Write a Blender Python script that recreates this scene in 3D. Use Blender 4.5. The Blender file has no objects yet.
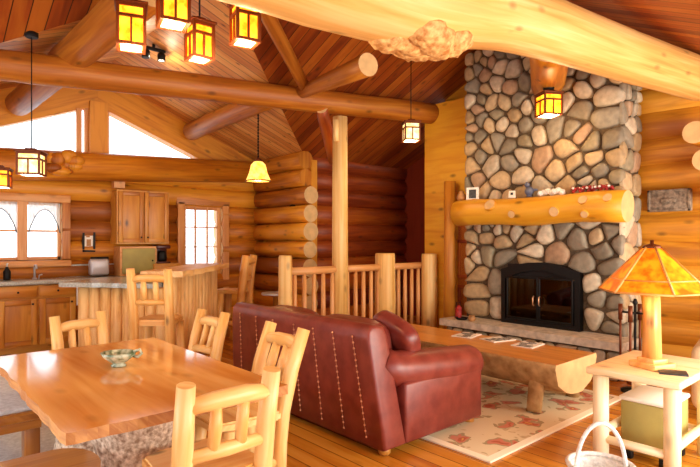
import bpy, bmesh, math, random
from mathutils import Vector, Matrix
from math import pi, sin, cos, radians
random.seed(7)
S = bpy.context.scene
C = S.collection
# ---------------------------------------------------------------- camera, world, light, exposure
# house axes: +x towards the fireplace wall, +y towards the kitchen gable wall; eye at 1.5 m
cam = bpy.data.objects.new('camera', bpy.data.cameras.new('camera'))
C.objects.link(cam)
cam.location = (0, 0, 1.5)
cam.rotation_euler = (radians(90), 0, radians(-41.5))
cam.data.sensor_width = 36
cam.data.lens = 531 / 700 * 36
cam.data.shift_y = 6.5 / 700
cam.data.clip_start = 0.05
S.camera = cam
w = bpy.data.worlds.new('sky'); S.world = w; w.use_nodes = True
bg = w.node_tree.nodes['Background']
bg.inputs[0].default_value = (0.95, 0.98, 1.0, 1); bg.inputs[1].default_value = 3.4
S.view_settings.view_transform = 'Standard'
S.view_settings.look = 'None'
S.view_settings.gamma = 1
S.view_settings.use_curve_mapping = False
S.view_settings.exposure = 0.02

def area(name, loc, rot, sx, sy, power, col):
    l = bpy.data.lights.new(name, 'AREA'); l.shape = 'RECTANGLE'; l.size = sx; l.size_y = sy
    l.energy = power; l.color = col
    o = bpy.data.objects.new(name, l); C.objects.link(o); o.location = loc; o.rotation_euler = rot
    return o
# daylight through the window wall behind the camera and through the glazed door on the left
area('daylight_entry', (4.6, -1.25, 1.25), (radians(84), 0, 0), 4.2, 1.8, 225, (1.0, 0.90, 0.74))
area('daylight_side', (-1.5, 3.6, 1.25), (radians(84), 0, radians(-90)), 3.6, 2.0, 24, (0.95, 0.97, 1.0))

def point(name, loc, power, col=(1.0, 0.66, 0.28), r=0.04, parent=None):
    l = bpy.data.lights.new(name, 'POINT'); l.energy = power; l.color = col; l.shadow_soft_size = r
    o = bpy.data.objects.new(name, l); C.objects.link(o); o.location = loc
    if parent: o.parent = parent
    return o

# ---------------------------------------------------------------- materials
def lin(c):
    r = []
    for v in c[:3]:
        v = v / 255
        r.append(v / 12.92 if v <= 0.04045 else ((v + 0.055) / 1.055) ** 2.4)
    return (*r, 1)

def newmat(name):
    m = bpy.data.materials.new(name); m.use_nodes = True
    nt = m.node_tree
    b = nt.nodes['Principled BSDF']
    return m, nt, b

def nd(nt, t, **kw):
    n = nt.nodes.new(t)
    for k, v in kw.items():
        if k.startswith('i_'):
            n.inputs[k[2:].replace('_', ' ')].default_value = v
        else: setattr(n, k, v)
    return n

def ramp(nt, stops, interp='LINEAR'):
    n = nt.nodes.new('ShaderNodeValToRGB'); cr = n.color_ramp; cr.interpolation = interp
    while len(cr.elements) < len(stops): cr.elements.new(0.5)
    for e, (p, c) in zip(cr.elements, stops): e.position = p; e.color = c if len(c) == 4 else lin(c)
    return n

def math_(nt, op, a, b=None, c=None):
    n = nt.nodes.new('ShaderNodeMath'); n.operation = op
    for i, v in enumerate((a, b, c)):
        if v is None: continue
        if isinstance(v, (int, float)): n.inputs[i].default_value = v
        else: nt.links.new(v, n.inputs[i])
    return n.outputs[0]

def mixc(nt, fac, a, b, mode='MIX'):
    n = nt.nodes.new('ShaderNodeMix'); n.data_type = 'RGBA'; n.blend_type = mode
    L = nt.links
    for sock, v in ((n.inputs[0], fac), (n.inputs[6], a), (n.inputs[7], b)):
        if isinstance(v, (int, float)): sock.default_value = v
        elif isinstance(v, tuple): sock.default_value = v if len(v) == 4 else lin(v)
        else: L.new(v, sock)
    return n.outputs[2]

def wood(name, dark, mid, light, rough=0.45, su=22, sv=1.6, knots=0.5, plank=0, bump=0.15, vary=0.35, knotscale=1.0, spec=0.5, groove=0.3):
    """grain runs along V of the UV map, in metres; plank > 0 cuts boards that wide across U"""
    if mid[2] < 60: dark, mid, light = [(c[0] * .99, c[1] * 1.05, c[2] * .9) for c in (dark, mid, light)]
    m, nt, b = newmat(name); L = nt.links
    uv = nd(nt, 'ShaderNodeUVMap'); sep = nd(nt, 'ShaderNodeSeparateXYZ'); L.new(uv.outputs[0], sep.inputs[0])
    u, v = sep.outputs[0], sep.outputs[1]
    oi = nd(nt, 'ShaderNodeObjectInfo'); ge = nd(nt, 'ShaderNodeNewGeometry')
    rnd = math_(nt, 'ADD', math_(nt, 'MULTIPLY', oi.outputs['Random'], 37.0), math_(nt, 'MULTIPLY', ge.outputs['Random Per Island'], 53.0))
    tone = ge.outputs['Random Per Island']
    if plank:
        q = math_(nt, 'DIVIDE', u, plank); idx = math_(nt, 'FLOOR', q)
        wn = nd(nt, 'ShaderNodeTexWhiteNoise', noise_dimensions='1D'); L.new(idx, wn.inputs['W'])
        tone = wn.outputs[0]
        rnd = math_(nt, 'ADD', rnd, math_(nt, 'MULTIPLY', wn.outputs[0], 91.0))
    def vec(a, bb):
        cx = nd(nt, 'ShaderNodeCombineXYZ')
        L.new(math_(nt, 'MULTIPLY', u, a), cx.inputs[0]); L.new(math_(nt, 'MULTIPLY', v, bb), cx.inputs[1]); L.new(rnd, cx.inputs[2])
        return cx.outputs[0]
    n1 = nd(nt, 'ShaderNodeTexNoise'); n1.inputs['Scale'].default_value = 1; n1.inputs['Detail'].default_value = 5
    n1.inputs['Distortion'].default_value = 0.6
    L.new(vec(su, sv), n1.inputs['Vector'])
    n2 = nd(nt, 'ShaderNodeTexNoise'); n2.inputs['Scale'].default_value = 1; n2.inputs['Detail'].default_value = 2
    L.new(vec(4, 0.7), n2.inputs['Vector'])
    f = math_(nt, 'ADD', math_(nt, 'MULTIPLY', n1.outputs[0], 0.62), math_(nt, 'MULTIPLY', n2.outputs[0], 0.38))
    f = math_(nt, 'ADD', f, math_(nt, 'MULTIPLY', math_(nt, 'SUBTRACT', tone, 0.5), vary))
    rp = ramp(nt, [(0.30, dark), (0.5, mid), (0.68, light)]); L.new(f, rp.inputs[0])
    col = rp.outputs[0]
    h = n1.outputs[0]
    if knots:
        vo = nd(nt, 'ShaderNodeTexVoronoi'); vo.inputs['Scale'].default_value = 1
        L.new(vec(5.5 * knotscale, 2.6 * knotscale), vo.inputs['Vector'])
        kr = ramp(nt, [(0.05, (1, 1, 1, 1)), (0.19, (0, 0, 0, 1))]); L.new(vo.outputs['Distance'], kr.inputs[0])
        kd = tuple(x * 0.42 for x in dark)
        col = mixc(nt, math_(nt, 'MULTIPLY', kr.outputs[0], knots), col, kd)
    if plank:
        fr = math_(nt, 'FRACT', q)
        g = math_(nt, 'LESS_THAN', math_(nt, 'ABSOLUTE', math_(nt, 'SUBTRACT', fr, 0.5)), 0.47)
        col = mixc(nt, g, tuple(x * groove for x in dark), col)
        h = math_(nt, 'ADD', math_(nt, 'MULTIPLY', h, 0.3), g)
    L.new(col, b.inputs['Base Color'])
    b.inputs['Roughness'].default_value = rough
    b.inputs['Specular IOR Level'].default_value = spec
    if bump:
        bp = nd(nt, 'ShaderNodeBump'); bp.inputs['Strength'].default_value = bump; bp.inputs['Distance'].default_value = 0.02
        L.new(h, bp.inputs['Height']); L.new(bp.outputs[0], b.inputs['Normal'])
    return m

def plain(name, col, rough=0.5, metal=0, noise=0.0, nscale=20, bump=0, col2=None, spec=0.5):
    m, nt, b = newmat(name); L = nt.links
    b.inputs['Roughness'].default_value = rough; b.inputs['Metallic'].default_value = metal
    b.inputs['Specular IOR Level'].default_value = spec
    tc = nd(nt, 'ShaderNodeTexCoord')
    n = nd(nt, 'ShaderNodeTexNoise'); n.inputs['Scale'].default_value = nscale; n.inputs['Detail'].default_value = 4
    L.new(tc.outputs['Object'], n.inputs['Vector'])
    c2 = col2 or tuple(max(0, int(x * (1 - noise))) for x in col)
    rp = ramp(nt, [(0.35, c2), (0.65, col)]); L.new(n.outputs[0], rp.inputs[0])
    L.new(rp.outputs[0], b.inputs['Base Color'])
    if bump:
        bp = nd(nt, 'ShaderNodeBump'); bp.inputs['Strength'].default_value = bump; bp.inputs['Distance'].default_value = 0.02
        L.new(n.outputs[0], bp.inputs['Height']); L.new(bp.outputs[0], b.inputs['Normal'])
    return m

def glow(name, col, strength, base=None):
    m, nt, b = newmat(name)
    b.inputs['Base Color'].default_value = lin(base or col)
    b.inputs['Emission Color'].default_value = lin(col); b.inputs['Emission Strength'].default_value = strength
    b.inputs['Roughness'].default_value = 0.4
    return m

def mica(name, a, bcol, strength):
    """mottled amber mica, lit from inside"""
    m, nt, b = newmat(name); L = nt.links
    tc = nd(nt, 'ShaderNodeTexCoord')
    n = nd(nt, 'ShaderNodeTexNoise'); n.inputs['Scale'].default_value = 14; n.inputs['Detail'].default_value = 3
    L.new(tc.outputs['Object'], n.inputs['Vector'])
    rp = ramp(nt, [(0.38, a), (0.62, bcol)]); L.new(n.outputs[0], rp.inputs[0])
    L.new(rp.outputs[0], b.inputs['Base Color']); L.new(rp.outputs[0], b.inputs['Emission Color'])
    b.inputs['Emission Strength'].default_value = strength; b.inputs['Roughness'].default_value = 0.35
    return m

def glass(name, tint=(0.95, 0.97, 1.0, 1), gloss=0.08):
    m, nt, b = newmat(name); L = nt.links; nt.nodes.remove(b)
    t = nd(nt, 'ShaderNodeBsdfTransparent'); t.inputs[0].default_value = tint
    g = nd(nt, 'ShaderNodeBsdfGlossy'); g.inputs['Roughness'].default_value = 0.03
    mx = nd(nt, 'ShaderNodeMixShader'); mx.inputs[0].default_value = gloss
    L.new(t.outputs[0], mx.inputs[1]); L.new(g.outputs[0], mx.inputs[2])
    L.new(mx.outputs[0], nt.nodes['Material Output'].inputs[0])
    return m

M = {}
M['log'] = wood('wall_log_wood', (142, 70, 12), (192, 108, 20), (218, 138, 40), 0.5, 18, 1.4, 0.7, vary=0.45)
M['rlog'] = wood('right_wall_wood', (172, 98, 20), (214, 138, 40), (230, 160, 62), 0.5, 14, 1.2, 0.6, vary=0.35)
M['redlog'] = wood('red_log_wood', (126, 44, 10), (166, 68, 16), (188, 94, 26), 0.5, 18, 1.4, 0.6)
M['beam'] = wood('beam_wood', (128, 62, 12), (168, 90, 22), (194, 118, 40), 0.5, 20, 1.0, 0.6)
M['pale_beam'] = wood('pale_beam_wood', (192, 132, 60), (224, 174, 96), (238, 200, 134), 0.5, 24, 0.8, 0.5)
M['end'] = plain('log_end_grain', (226, 186, 128), 0.6, 0, 0.09, 9)
M['bench'] = wood('bench_wood', (120, 62, 20), (160, 92, 34), (186, 118, 56), 0.32, 20, 1.4, 0.4)
M['chair'] = wood('peeled_pine', (206, 138, 62), (234, 178, 98), (246, 206, 138), 0.38, 26, 2.0, 0.75, knotscale=1.3)
M['stool'] = wood('stool_pine', (190, 118, 48), (220, 154, 74), (236, 184, 108), 0.4, 26, 2.0, 0.7, knotscale=1.3)
M['white_pine'] = wood('pale_peeled_pine', (222, 186, 122), (244, 222, 170), (250, 236, 200), 0.4, 26, 2.0, 0.5)
M['table'] = wood('table_top_wood', (206, 134, 64), (230, 170, 98), (240, 192, 126), 0.075, 9, 0.8, 0.25, vary=0.15, bump=0.0, spec=1.0)
M['slab'] = wood('slab_edge_wood', (170, 106, 48), (214, 156, 86), (236, 190, 124), 0.5, 30, 3, 0.3)
M['floor'] = wood('floor_boards', (176, 96, 28), (208, 128, 44), (226, 152, 66), 0.24, 9, 1.0, 0.3, plank=0.13, bump=0.03, vary=0.25, groove=0.62)
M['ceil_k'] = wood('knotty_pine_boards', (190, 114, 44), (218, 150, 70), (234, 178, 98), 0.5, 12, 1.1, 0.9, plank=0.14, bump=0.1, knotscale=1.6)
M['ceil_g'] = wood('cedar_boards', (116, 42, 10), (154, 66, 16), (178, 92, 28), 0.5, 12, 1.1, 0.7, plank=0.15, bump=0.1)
M['chase'] = wood('pine_panel_wood', (184, 104, 16), (212, 134, 28), (226, 156, 44), 0.45, 12, 1.2, 0.7)
M['ctop'] = wood('coffee_table_top_wood', (190, 112, 40), (218, 148, 66), (232, 172, 92), 0.3, 12, 1.0, 0.4)
M['cabinet'] = wood('knotty_cabinet_pine', (156, 84, 24), (192, 116, 44), (214, 144, 66), 0.4, 12, 1.2, 0.9)
M['trim'] = wood('trim_pine', (164, 96, 40), (202, 134, 70), (220, 160, 98), 0.45, 20, 1.5, 0.4)
M['bark'] = plain('weathered_bark', (190, 150, 96), 0.8, 0, 0.4, 9, 0.5, (140, 100, 54))
M['burl'] = plain('speckled_burl', (226, 206, 182), 0.7, 0, 0.3, 38, 0.6, (140, 112, 88))
M['roughburl'] = plain('rough_pine_burl', (236, 190, 120), 0.7, 0, 0.3, 22, 0.9, (178, 116, 52))
M['leather'] = plain('oxblood_leather', (134, 58, 46), 0.36, 0, 0.2, 9, 0.06, (112, 40, 32))
M['leather_lit'] = M['leather']
M['nail'] = plain('brass_nailheads', (222, 170, 130), 0.35, 0.8)
M['stonebed'] = plain('mortar', (104, 84, 60), 0.9, 0, 0.3, 30)
M['slabstone'] = plain('sandstone_slab', (214, 200, 180), 0.6, 0, 0.2, 12, 0.15)
M['iron'] = plain('black_iron', (13, 9, 8), 0.5, 0.0, spec=0.25)
M['soot'] = plain('sooty_firebrick', (30, 18, 14), 0.9)
M['copper'] = plain('dark_copper', (112, 54, 22), 0.45, 0.5)
M['mica'] = mica('amber_mica', (255, 120, 8), (255, 176, 40), 2.8)
M['mica_pale'] = mica('pale_mica', (255, 206, 110), (255, 238, 180), 1.4)
M['mica_gold'] = mica('golden_mica', (255, 170, 50), (255, 220, 110), 1.5)
M['shade'] = mica('shade_mica', (226, 92, 6), (248, 150, 22), 0.75)
M['bulb'] = glow('frosted_bulb', (255, 236, 190), 9)
M['glass'] = glass('window_glass')
M['fireglass'] = glass('smoky_fire_glass', (0.14, 0.12, 0.11, 1), 0.07)
M['granite'] = plain('grey_counter', (190, 192, 182), 0.18, 0, 0.2, 60)
M['white'] = plain('white_fabric', (240, 238, 232), 0.8)
M['whitepaint'] = plain('white_wicker', (246, 243, 236), 0.5, 0, 0.12, 60, 0.3)
M['cream'] = plain('cream_upholstery', (228, 204, 166), 0.7, 0, 0.08, 8)
M['olive'] = plain('olive_green', (176, 164, 92), 0.6, 0, 0.08, 5)
M['grey'] = plain('silver_grey', (190, 186, 190), 0.35, 0.3)
M['darkred'] = plain('dark_red_enamel', (74, 20, 16), 0.3)
M['red'] = plain('red_ribbon', (176, 30, 28), 0.6, 0, 0.3, 30)
M['greyrock'] = plain('grey_textured_stone', (156, 138, 118), 0.7, 0, 0.35, 26, 0.4)
M['blue'] = plain('slate_blue_glaze', (86, 92, 116), 0.35)
M['tan'] = plain('tan_clay', (186, 130, 74), 0.6, 0, 0.2)
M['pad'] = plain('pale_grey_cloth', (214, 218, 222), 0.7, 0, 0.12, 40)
M['paper'] = plain('photo_print', (236, 228, 214), 0.5)
M['print'] = plain('dark_print', (60, 60, 62), 0.5, 0, 0.5, 30)
M['bowl'] = plain('mottled_green_glaze', (206, 208, 178), 0.25, 0, 0.5, 28, 0, (84, 104, 70))
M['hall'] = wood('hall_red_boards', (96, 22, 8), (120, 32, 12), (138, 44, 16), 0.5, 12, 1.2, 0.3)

def stone_mat():
    m, nt, b = newmat('river_stone'); L = nt.links
    ge = nd(nt, 'ShaderNodeNewGeometry'); tc = nd(nt, 'ShaderNodeTexCoord')
    rp = ramp(nt, [(0.0, (176, 150, 112)), (0.16, (146, 136, 118)), (0.3, (196, 170, 132)), (0.46, (132, 122, 104)), (0.56, (186, 172, 150)), (0.70, (178, 146, 116)), (0.82, (206, 190, 164)), (0.93, (150, 138, 112))], 'CONSTANT')
    L.new(ge.outputs['Random Per Island'], rp.inputs[0])
    n = nd(nt, 'ShaderNodeTexNoise'); n.inputs['Scale'].default_value = 16; n.inputs['Detail'].default_value = 5
    L.new(tc.outputs['Object'], n.inputs['Vector'])
    r2 = ramp(nt, [(0.3, (0.72, 0.70, 0.67, 1)), (0.7, (1.08, 1.06, 1.02, 1))]); L.new(n.outputs[0], r2.inputs[0])
    L.new(mixc(nt, 1.0, rp.outputs[0], r2.outputs[0], 'MULTIPLY'), b.inputs['Base Color'])
    b.inputs['Roughness'].default_value = 0.65
    bp = nd(nt, 'ShaderNodeBump'); bp.inputs['Strength'].default_value = 0.3; bp.inputs['Distance'].default_value = 0.02
    L.new(n.outputs[0], bp.inputs['Height']); L.new(bp.outputs[0], b.inputs['Normal'])
    return m
M['stone'] = stone_mat()

def rug_mat():
    m, nt, b = newmat('floral_rug'); L = nt.links
    tc = nd(nt, 'ShaderNodeTexCoord'); sep = nd(nt, 'ShaderNodeSeparateXYZ'); L.new(tc.outputs['Object'], sep.inputs[0])
    vo = nd(nt, 'ShaderNodeTexVoronoi'); vo.inputs['Scale'].default_value = 4.6
    nz = nd(nt, 'ShaderNodeTexNoise'); nz.inputs['Scale'].default_value = 7
    L.new(tc.outputs['Object'], nz.inputs['Vector'])
    add = nd(nt, 'ShaderNodeVectorMath', operation='MULTIPLY_ADD'); L.new(nz.outputs['Color'], add.inputs[0]); add.inputs[1].default_value = (0.28, 0.28, 0); L.new(tc.outputs['Object'], add.inputs[2])
    L.new(add.outputs[0], vo.inputs['Vector'])
    pet = ramp(nt, [(0.0, (206, 150, 70)), (0.1, (176, 92, 60)), (0.22, (196, 120, 92)), (0.32, (160, 140, 100)), (0.40, (214, 194, 154))], 'CONSTANT')
    L.new(vo.outputs['Distance'], pet.inputs[0])
    vo2 = nd(nt, 'ShaderNodeTexVoronoi'); vo2.inputs['Scale'].default_value = 9; L.new(add.outputs[0], vo2.inputs['Vector'])
    r2 = ramp(nt, [(0.16, (1, 1, 1, 1)), (0.26, (0, 0, 0, 1))]); L.new(vo2.outputs['Distance'], r2.inputs[0])
    col = mixc(nt, math_(nt, 'MULTIPLY', r2.outputs[0], 0.7), pet.outputs[0], (170, 140, 96))
    # plain cream edge band and a fine tan line
    ax = math_(nt, 'ABSOLUTE', sep.outputs[0]); ay = math_(nt, 'ABSOLUTE', sep.outputs[1])
    ed = math_(nt, 'MAXIMUM', math_(nt, 'SUBTRACT', ax, 1.07), math_(nt, 'SUBTRACT', ay, 1.43))
    br = ramp(nt, [(0.0, (0, 0, 0, 1)), (0.4, (0, 0, 0, 1)), (0.44, (1, 1, 1, 1)), (0.5, (1, 1, 1, 1))], 'CONSTANT')
    L.new(math_(nt, 'ADD', math_(nt, 'MULTIPLY', ed, 2), 0.5), br.inputs[0])
    col = mixc(nt, br.outputs[0], col, (240, 226, 196))
    L.new(col, b.inputs['Base Color']); b.inputs['Roughness'].default_value = 0.95
    return m
M['rug'] = rug_mat()

# ---------------------------------------------------------------- mesh helpers
class MB:
    def __init__(s):
        s.bm = bmesh.new(); s.uv = s.bm.loops.layers.uv.new('UVMap')
    def project(s, faces, axis):
        a = Vector(axis).normalized()
        for f in faces:
            f.normal_update()
            t = f.normal.cross(a)
            if t.length < 0.3: t = a.orthogonal(); bb = f.normal.cross(t)
            else: bb = a
            t.normalize()
            for l in f.loops: l[s.uv].uv = (l.vert.co.dot(t), l.vert.co.dot(bb))
    def tube(s, pts, rad, n=12, wob=0.0, capmat=0, mat=0, caps=True, step=None):
        """round log along a polyline; rad is a number or one per point"""
        pts = [Vector(p) for p in pts]
        if not isinstance(rad, (list, tuple)): rad = [rad] * len(pts)
        if step and len(pts) == 2:
            k = max(1, int((pts[1] - pts[0]).length / step))
            r0, r1 = rad; a, b = pts
            pts = [a.lerp(b, i / k) for i in range(k + 1)]; rad = [r0 + (r1 - r0) * i / k for i in range(k + 1)]
        rings = []; up = None; ln = 0; lens = []; rm_ = sum(rad) / len(rad)
        for i, p in enumerate(pts):
            d = (pts[min(i + 1, len(pts) - 1)] - pts[max(i - 1, 0)]).normalized()
            if up is None: up = d.orthogonal().normalized()
            up = (up - d * up.dot(d)).normalized(); sd = d.cross(up)
            r = rad[i] * (1 + random.uniform(-wob, wob))
            off = (up * random.uniform(-1, 1) + sd * random.uniform(-1, 1)) * rad[i] * wob * 0.7
            rings.append([s.bm.verts.new(p + off + (up * cos(2 * pi * k / n) + sd * sin(2 * pi * k / n)) * r * (1 + random.uniform(-wob, wob) * 0.4)) for k in range(n)])
            if i: ln += (p - pts[i - 1]).length
            lens.append(ln)
        for i in range(len(rings) - 1):
            for k in range(n):
                k2 = (k + 1) % n
                f = s.bm.faces.new((rings[i][k], rings[i][k2], rings[i + 1][k2], rings[i + 1][k]))
                f.smooth = True; f.material_index = mat
                us = [2 * pi * k / n * rm_, 2 * pi * (k + 1) / n * rm_]
                for l, q in zip(f.loops, ((us[0], lens[i]), (us[1], lens[i]), (us[1], lens[i + 1]), (us[0], lens[i + 1]))): l[s.uv].uv = q
        if caps:
            for ring, rev in ((rings[0], True), (rings[-1], False)):
                f = s.bm.faces.new(list(reversed(ring)) if rev else ring); f.material_index = capmat
                s.project([f], (0, 0, 1))
        return s
    def box(s, c, size, bev=0.0, seg=2, axis=None, rot=None, mat=0, smooth=False):
        b2 = bmesh.new(); bmesh.ops.create_cube(b2, size=1)
        for v in b2.verts: v.co = Vector((v.co.x * size[0], v.co.y * size[1], v.co.z * size[2]))
        if bev: bmesh.ops.bevel(b2, geom=b2.edges[:], offset=min(bev, min(size) * 0.49), segments=seg, affect='EDGES', profile=0.5)
        s._join(b2, Vector(c), rot, mat, axis or [(1, 0, 0), (0, 1, 0), (0, 0, 1)][max(range(3), key=lambda i: size[i])], bool(bev) or smooth)
        return s
    def _join(s, b2, c, rot, mat, axis, smooth):
        R = rot if rot is not None else Matrix.Identity(3)
        mp = {v: s.bm.verts.new(v.co) for v in b2.verts}; fs = []
        for f in b2.faces:
            nf = s.bm.faces.new([mp[v] for v in f.verts]); nf.material_index = mat; nf.smooth = smooth; fs.append(nf)
        s.project(fs, axis)
        for v in mp.values(): v.co = R @ v.co + c
        b2.free()
    def ell(s, c, r, e=1.0, nu=20, nv=12, axis=(0, 0, 1), rot=None, mat=0, zflat=None, jit=0):
        """superellipsoid: e < 1 is boxier"""
        b2 = bmesh.new(); rows = []
        pw = lambda t: math.copysign(abs(t) ** e, t)
        for i in range(1, nv):
            a = -pi / 2 + pi * i / nv
            rows.append([b2.verts.new((r[0] * pw(cos(a)) * pw(cos(2 * pi * k / nu)), r[1] * pw(cos(a)) * pw(sin(2 * pi * k / nu)), r[2] * pw(sin(a)))) for k in range(nu)])
        lo = b2.verts.new((0, 0, -r[2])); hi = b2.verts.new((0, 0, r[2]))
        for i in range(len(rows) - 1):
            for k in range(nu): b2.faces.new((rows[i][k], rows[i][(k + 1) % nu], rows[i + 1][(k + 1) % nu], rows[i + 1][k]))
        for k in range(nu):
            b2.faces.new((lo, rows[0][(k + 1) % nu], rows[0][k])); b2.faces.new((hi, rows[-1][k], rows[-1][(k + 1) % nu]))
        if jit:
            for v in b2.verts: v.co *= 1 + random.uniform(-jit, jit)
        s._join(b2, Vector(c), rot, mat, axis, True); return s
    def lathe(s, c, prof, n=24, mat=0, sx=1, sy=1, smooth=True):
        rows = [[s.bm.verts.new((c[0] + r * sx * cos(2 * pi * k / n), c[1] + r * sy * sin(2 * pi * k / n), c[2] + z)) for k in range(n)] for r, z in prof]
        fs = []
        for i in range(len(rows) - 1):
            for k in range(n):
                f = s.bm.faces.new((rows[i][k], rows[i][(k + 1) % n], rows[i + 1][(k + 1) % n], rows[i + 1][k])); f.smooth = smooth; f.material_index = mat; fs.append(f)
        for ring, rev in ((rows[0], True), (rows[-1], False)):
            f = s.bm.faces.new(list(reversed(ring)) if rev else ring); f.material_index = mat; fs.append(f)
        s.project(fs, (0, 0, 1)); return s
    def prism(s, poly, d, axis=(0, 0, 1), mat=0, smooth=False):
        """closed 3-D polygon swept by vector d"""
        a = [s.bm.verts.new(p) for p in poly]; b = [s.bm.verts.new(Vector(p) + Vector(d)) for p in poly]; n = len(a); fs = []
        fs.append(s.bm.faces.new(list(reversed(a)))); fs.append(s.bm.faces.new(b))
        for i in range(n):
            f = s.bm.faces.new((a[i], a[(i + 1) % n], b[(i + 1) % n], b[i])); f.smooth = smooth; fs.append(f)
        for f in fs: f.material_index = mat
        s.project(fs, axis); return s

def obj(name, mb, mats, parent=None, loc=(0, 0, 0), rotz=0, fix=True):
    me = bpy.data.meshes.new(name)
    if fix: bmesh.ops.recalc_face_normals(mb.bm, faces=mb.bm.faces[:])
    mb.bm.to_mesh(me); mb.bm.free()
    for m in (mats if isinstance(mats, (list, tuple)) else [mats]): me.materials.append(m)
    o = bpy.data.objects.new(name, me); C.objects.link(o)
    o.location = loc; o.rotation_euler = (0, 0, rotz)
    if parent: o.parent = parent
    return o

def tag(o, label, cat, group=None, kind=None):
    o['label'] = label; o['category'] = cat
    if group: o['group'] = group
    if kind: o['kind'] = kind
    return o
def thing(name, label, cat, loc=(0, 0, 0), rotz=0, group=None):
    o = bpy.data.objects.new(name, None); C.objects.link(o); o.empty_display_size = 0.1
    o.location = loc; o.rotation_euler = (0, 0, rotz)
    return tag(o, label, cat, group)
def struct(o, label=None, cat=None):
    o['kind'] = 'structure'
    if label: o['label'] = label; o['category'] = cat
    return o
def copy_tree(o, parent=None):
    c = o.copy(); C.objects.link(c)
    if parent: c.parent = parent
    for ch in list(o.children):
        copy_tree(ch, c)
    return c
def dup(o, label, loc, rotz=0):
    c = copy_tree(o); c.location = loc; c.rotation_euler = (0, 0, rotz); c['label'] = label
    return c

# ---------------------------------------------------------------- roof shape
YK = 8.6                                   # kitchen gable wall
def zk(x): return 4.05 - 0.39 * abs(x - 2.49)
YR = 3.9                                   # great-room ridge
def zg(y): return 2.90 + 0.45 * (7.3 - y) if y >= YR else 2.90 + 0.45 * (7.3 - YR) - 0.45 * (YR - y)

# floor
f = MB(); f.box((3.3, 3.7, -0.06), (10.0, 10.4, 0.12), axis=(0, 1, 0))
struct(obj('floor', f, M['floor']))
# ceiling: each slope a board panel, boards running up the slope
def ceil(poly, mat, grain):
    m = MB(); m.prism(poly, (0, 0, 0.1), grain); struct(obj('ceiling', m, mat))
K = (2.49, 4.744, 4.05)
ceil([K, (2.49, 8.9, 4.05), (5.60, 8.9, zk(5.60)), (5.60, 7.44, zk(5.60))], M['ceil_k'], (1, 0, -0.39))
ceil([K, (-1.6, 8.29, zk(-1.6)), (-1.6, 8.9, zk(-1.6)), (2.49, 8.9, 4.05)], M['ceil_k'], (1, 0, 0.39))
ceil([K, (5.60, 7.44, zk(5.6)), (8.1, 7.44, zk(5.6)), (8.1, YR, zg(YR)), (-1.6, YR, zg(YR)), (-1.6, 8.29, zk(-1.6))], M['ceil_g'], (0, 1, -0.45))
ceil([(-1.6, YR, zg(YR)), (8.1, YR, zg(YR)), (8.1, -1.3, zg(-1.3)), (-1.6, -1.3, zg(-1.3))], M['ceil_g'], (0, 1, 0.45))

# log walls
def logwall(name, ax, c, a0, a1, z0, z1, mat, r=0.185, holes=(), out=1, ext=(0, 0), bulge=0.075):
    """courses of round logs whose room-side faces stand at c; out = +1 when the outside lies in the + direction"""
    m = MB(); sp = 0.30; k = 0
    P = (lambda a, d, z: (a, d, z)) if ax == 'x' else (lambda a, d, z: (d, a, z))
    ctr = c + out * (r - bulge)
    z = z0 + 0.14
    while z - 0.1 < z1:
        segs = [(a0 - (ext[0] if z < 2.45 else 0) + random.uniform(-.02, .02), a1 + ext[1] + random.uniform(-.02, .02))]
        for h in holes:
            if h[2] - 0.10 < z < h[3] + 0.10:
                segs = [q for s_ in segs for q in ((s_[0], min(s_[1], h[0])), (max(s_[0], h[1]), s_[1])) if q[1] - q[0] > 0.05]
        for s_ in segs:
            rr = r * random.uniform(0.94, 1.04)
            m.tube([P(s_[0], ctr, z), P(s_[1], ctr, z)], [rr, rr * random.uniform(.95, 1.05)], 14, 0.025, capmat=1 if z < 2.45 else 0, step=0.5)
        z += sp; k += 1
    # solid core behind the logs, open at the holes
    cuts = sorted(holes); cur = a0
    def core(p, q, lo, hi):
        if q - p < 0.01 or hi - lo < 0.01: return
        sz = (q - p, 0.12, hi - lo) if ax == 'x' else (0.12, q - p, hi - lo)
        m.box(P((p + q) / 2, c + out * (bulge + .06), (lo + hi) / 2), sz)
    for h in cuts:
        core(cur, h[0], z0, z1); core(h[0], h[1], z0, h[2]); core(h[0], h[1], h[3], z1); cur = h[1]
    core(cur, a1, z0, z1)
    return struct(obj(name, m, [mat, M['end']]))
WIN = (0.35, 1.98, 1.22, 2.04); DOOR = (3.84, 4.54, 0.05, 2.08)
logwall('wall_kitchen', 'x', YK, -1.6, 5.5, 0, 2.62, M['log'], holes=[WIN, (3.84, 4.54, 0.95, 2.08)])
logwall('wall_side', 'y', 5.29, 7.10, 8.75, 0, 2.85, M['log'], r=.15, bulge=.13, ext=(0.12, 0))
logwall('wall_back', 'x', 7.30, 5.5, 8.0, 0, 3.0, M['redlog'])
logwall('wall_right', 'y', 6.80, -1.3, 5.4, 0, 3.45, M['rlog'], r=0.27, bulge=0.05)
m = MB(); m.prism([(6.83, -1.3, 3.4), (6.83, 5.4, 3.4), (6.83, 5.4, zg(5.4)), (6.83, YR, zg(YR)), (6.83, -1.3, zg(-1.3))], (.1, 0, 0), (0, 1, 0)); struct(obj('wall_right_gable', m, M['chase']))
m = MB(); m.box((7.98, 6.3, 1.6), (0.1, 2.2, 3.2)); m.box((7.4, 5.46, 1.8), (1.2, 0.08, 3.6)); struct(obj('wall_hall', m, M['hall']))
m = MB(); m.box((-1.65, 7.0, 1.5), (0.1, 3.2, 3.0)); m.box((-1.65, 0.3, 1.5), (0.1, 3.2, 3.0)); m.box((-1.65, 3.65, 2.85), (0.1, 3.7, 1.3)); struct(obj('wall_left', m, M['log']))

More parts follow.
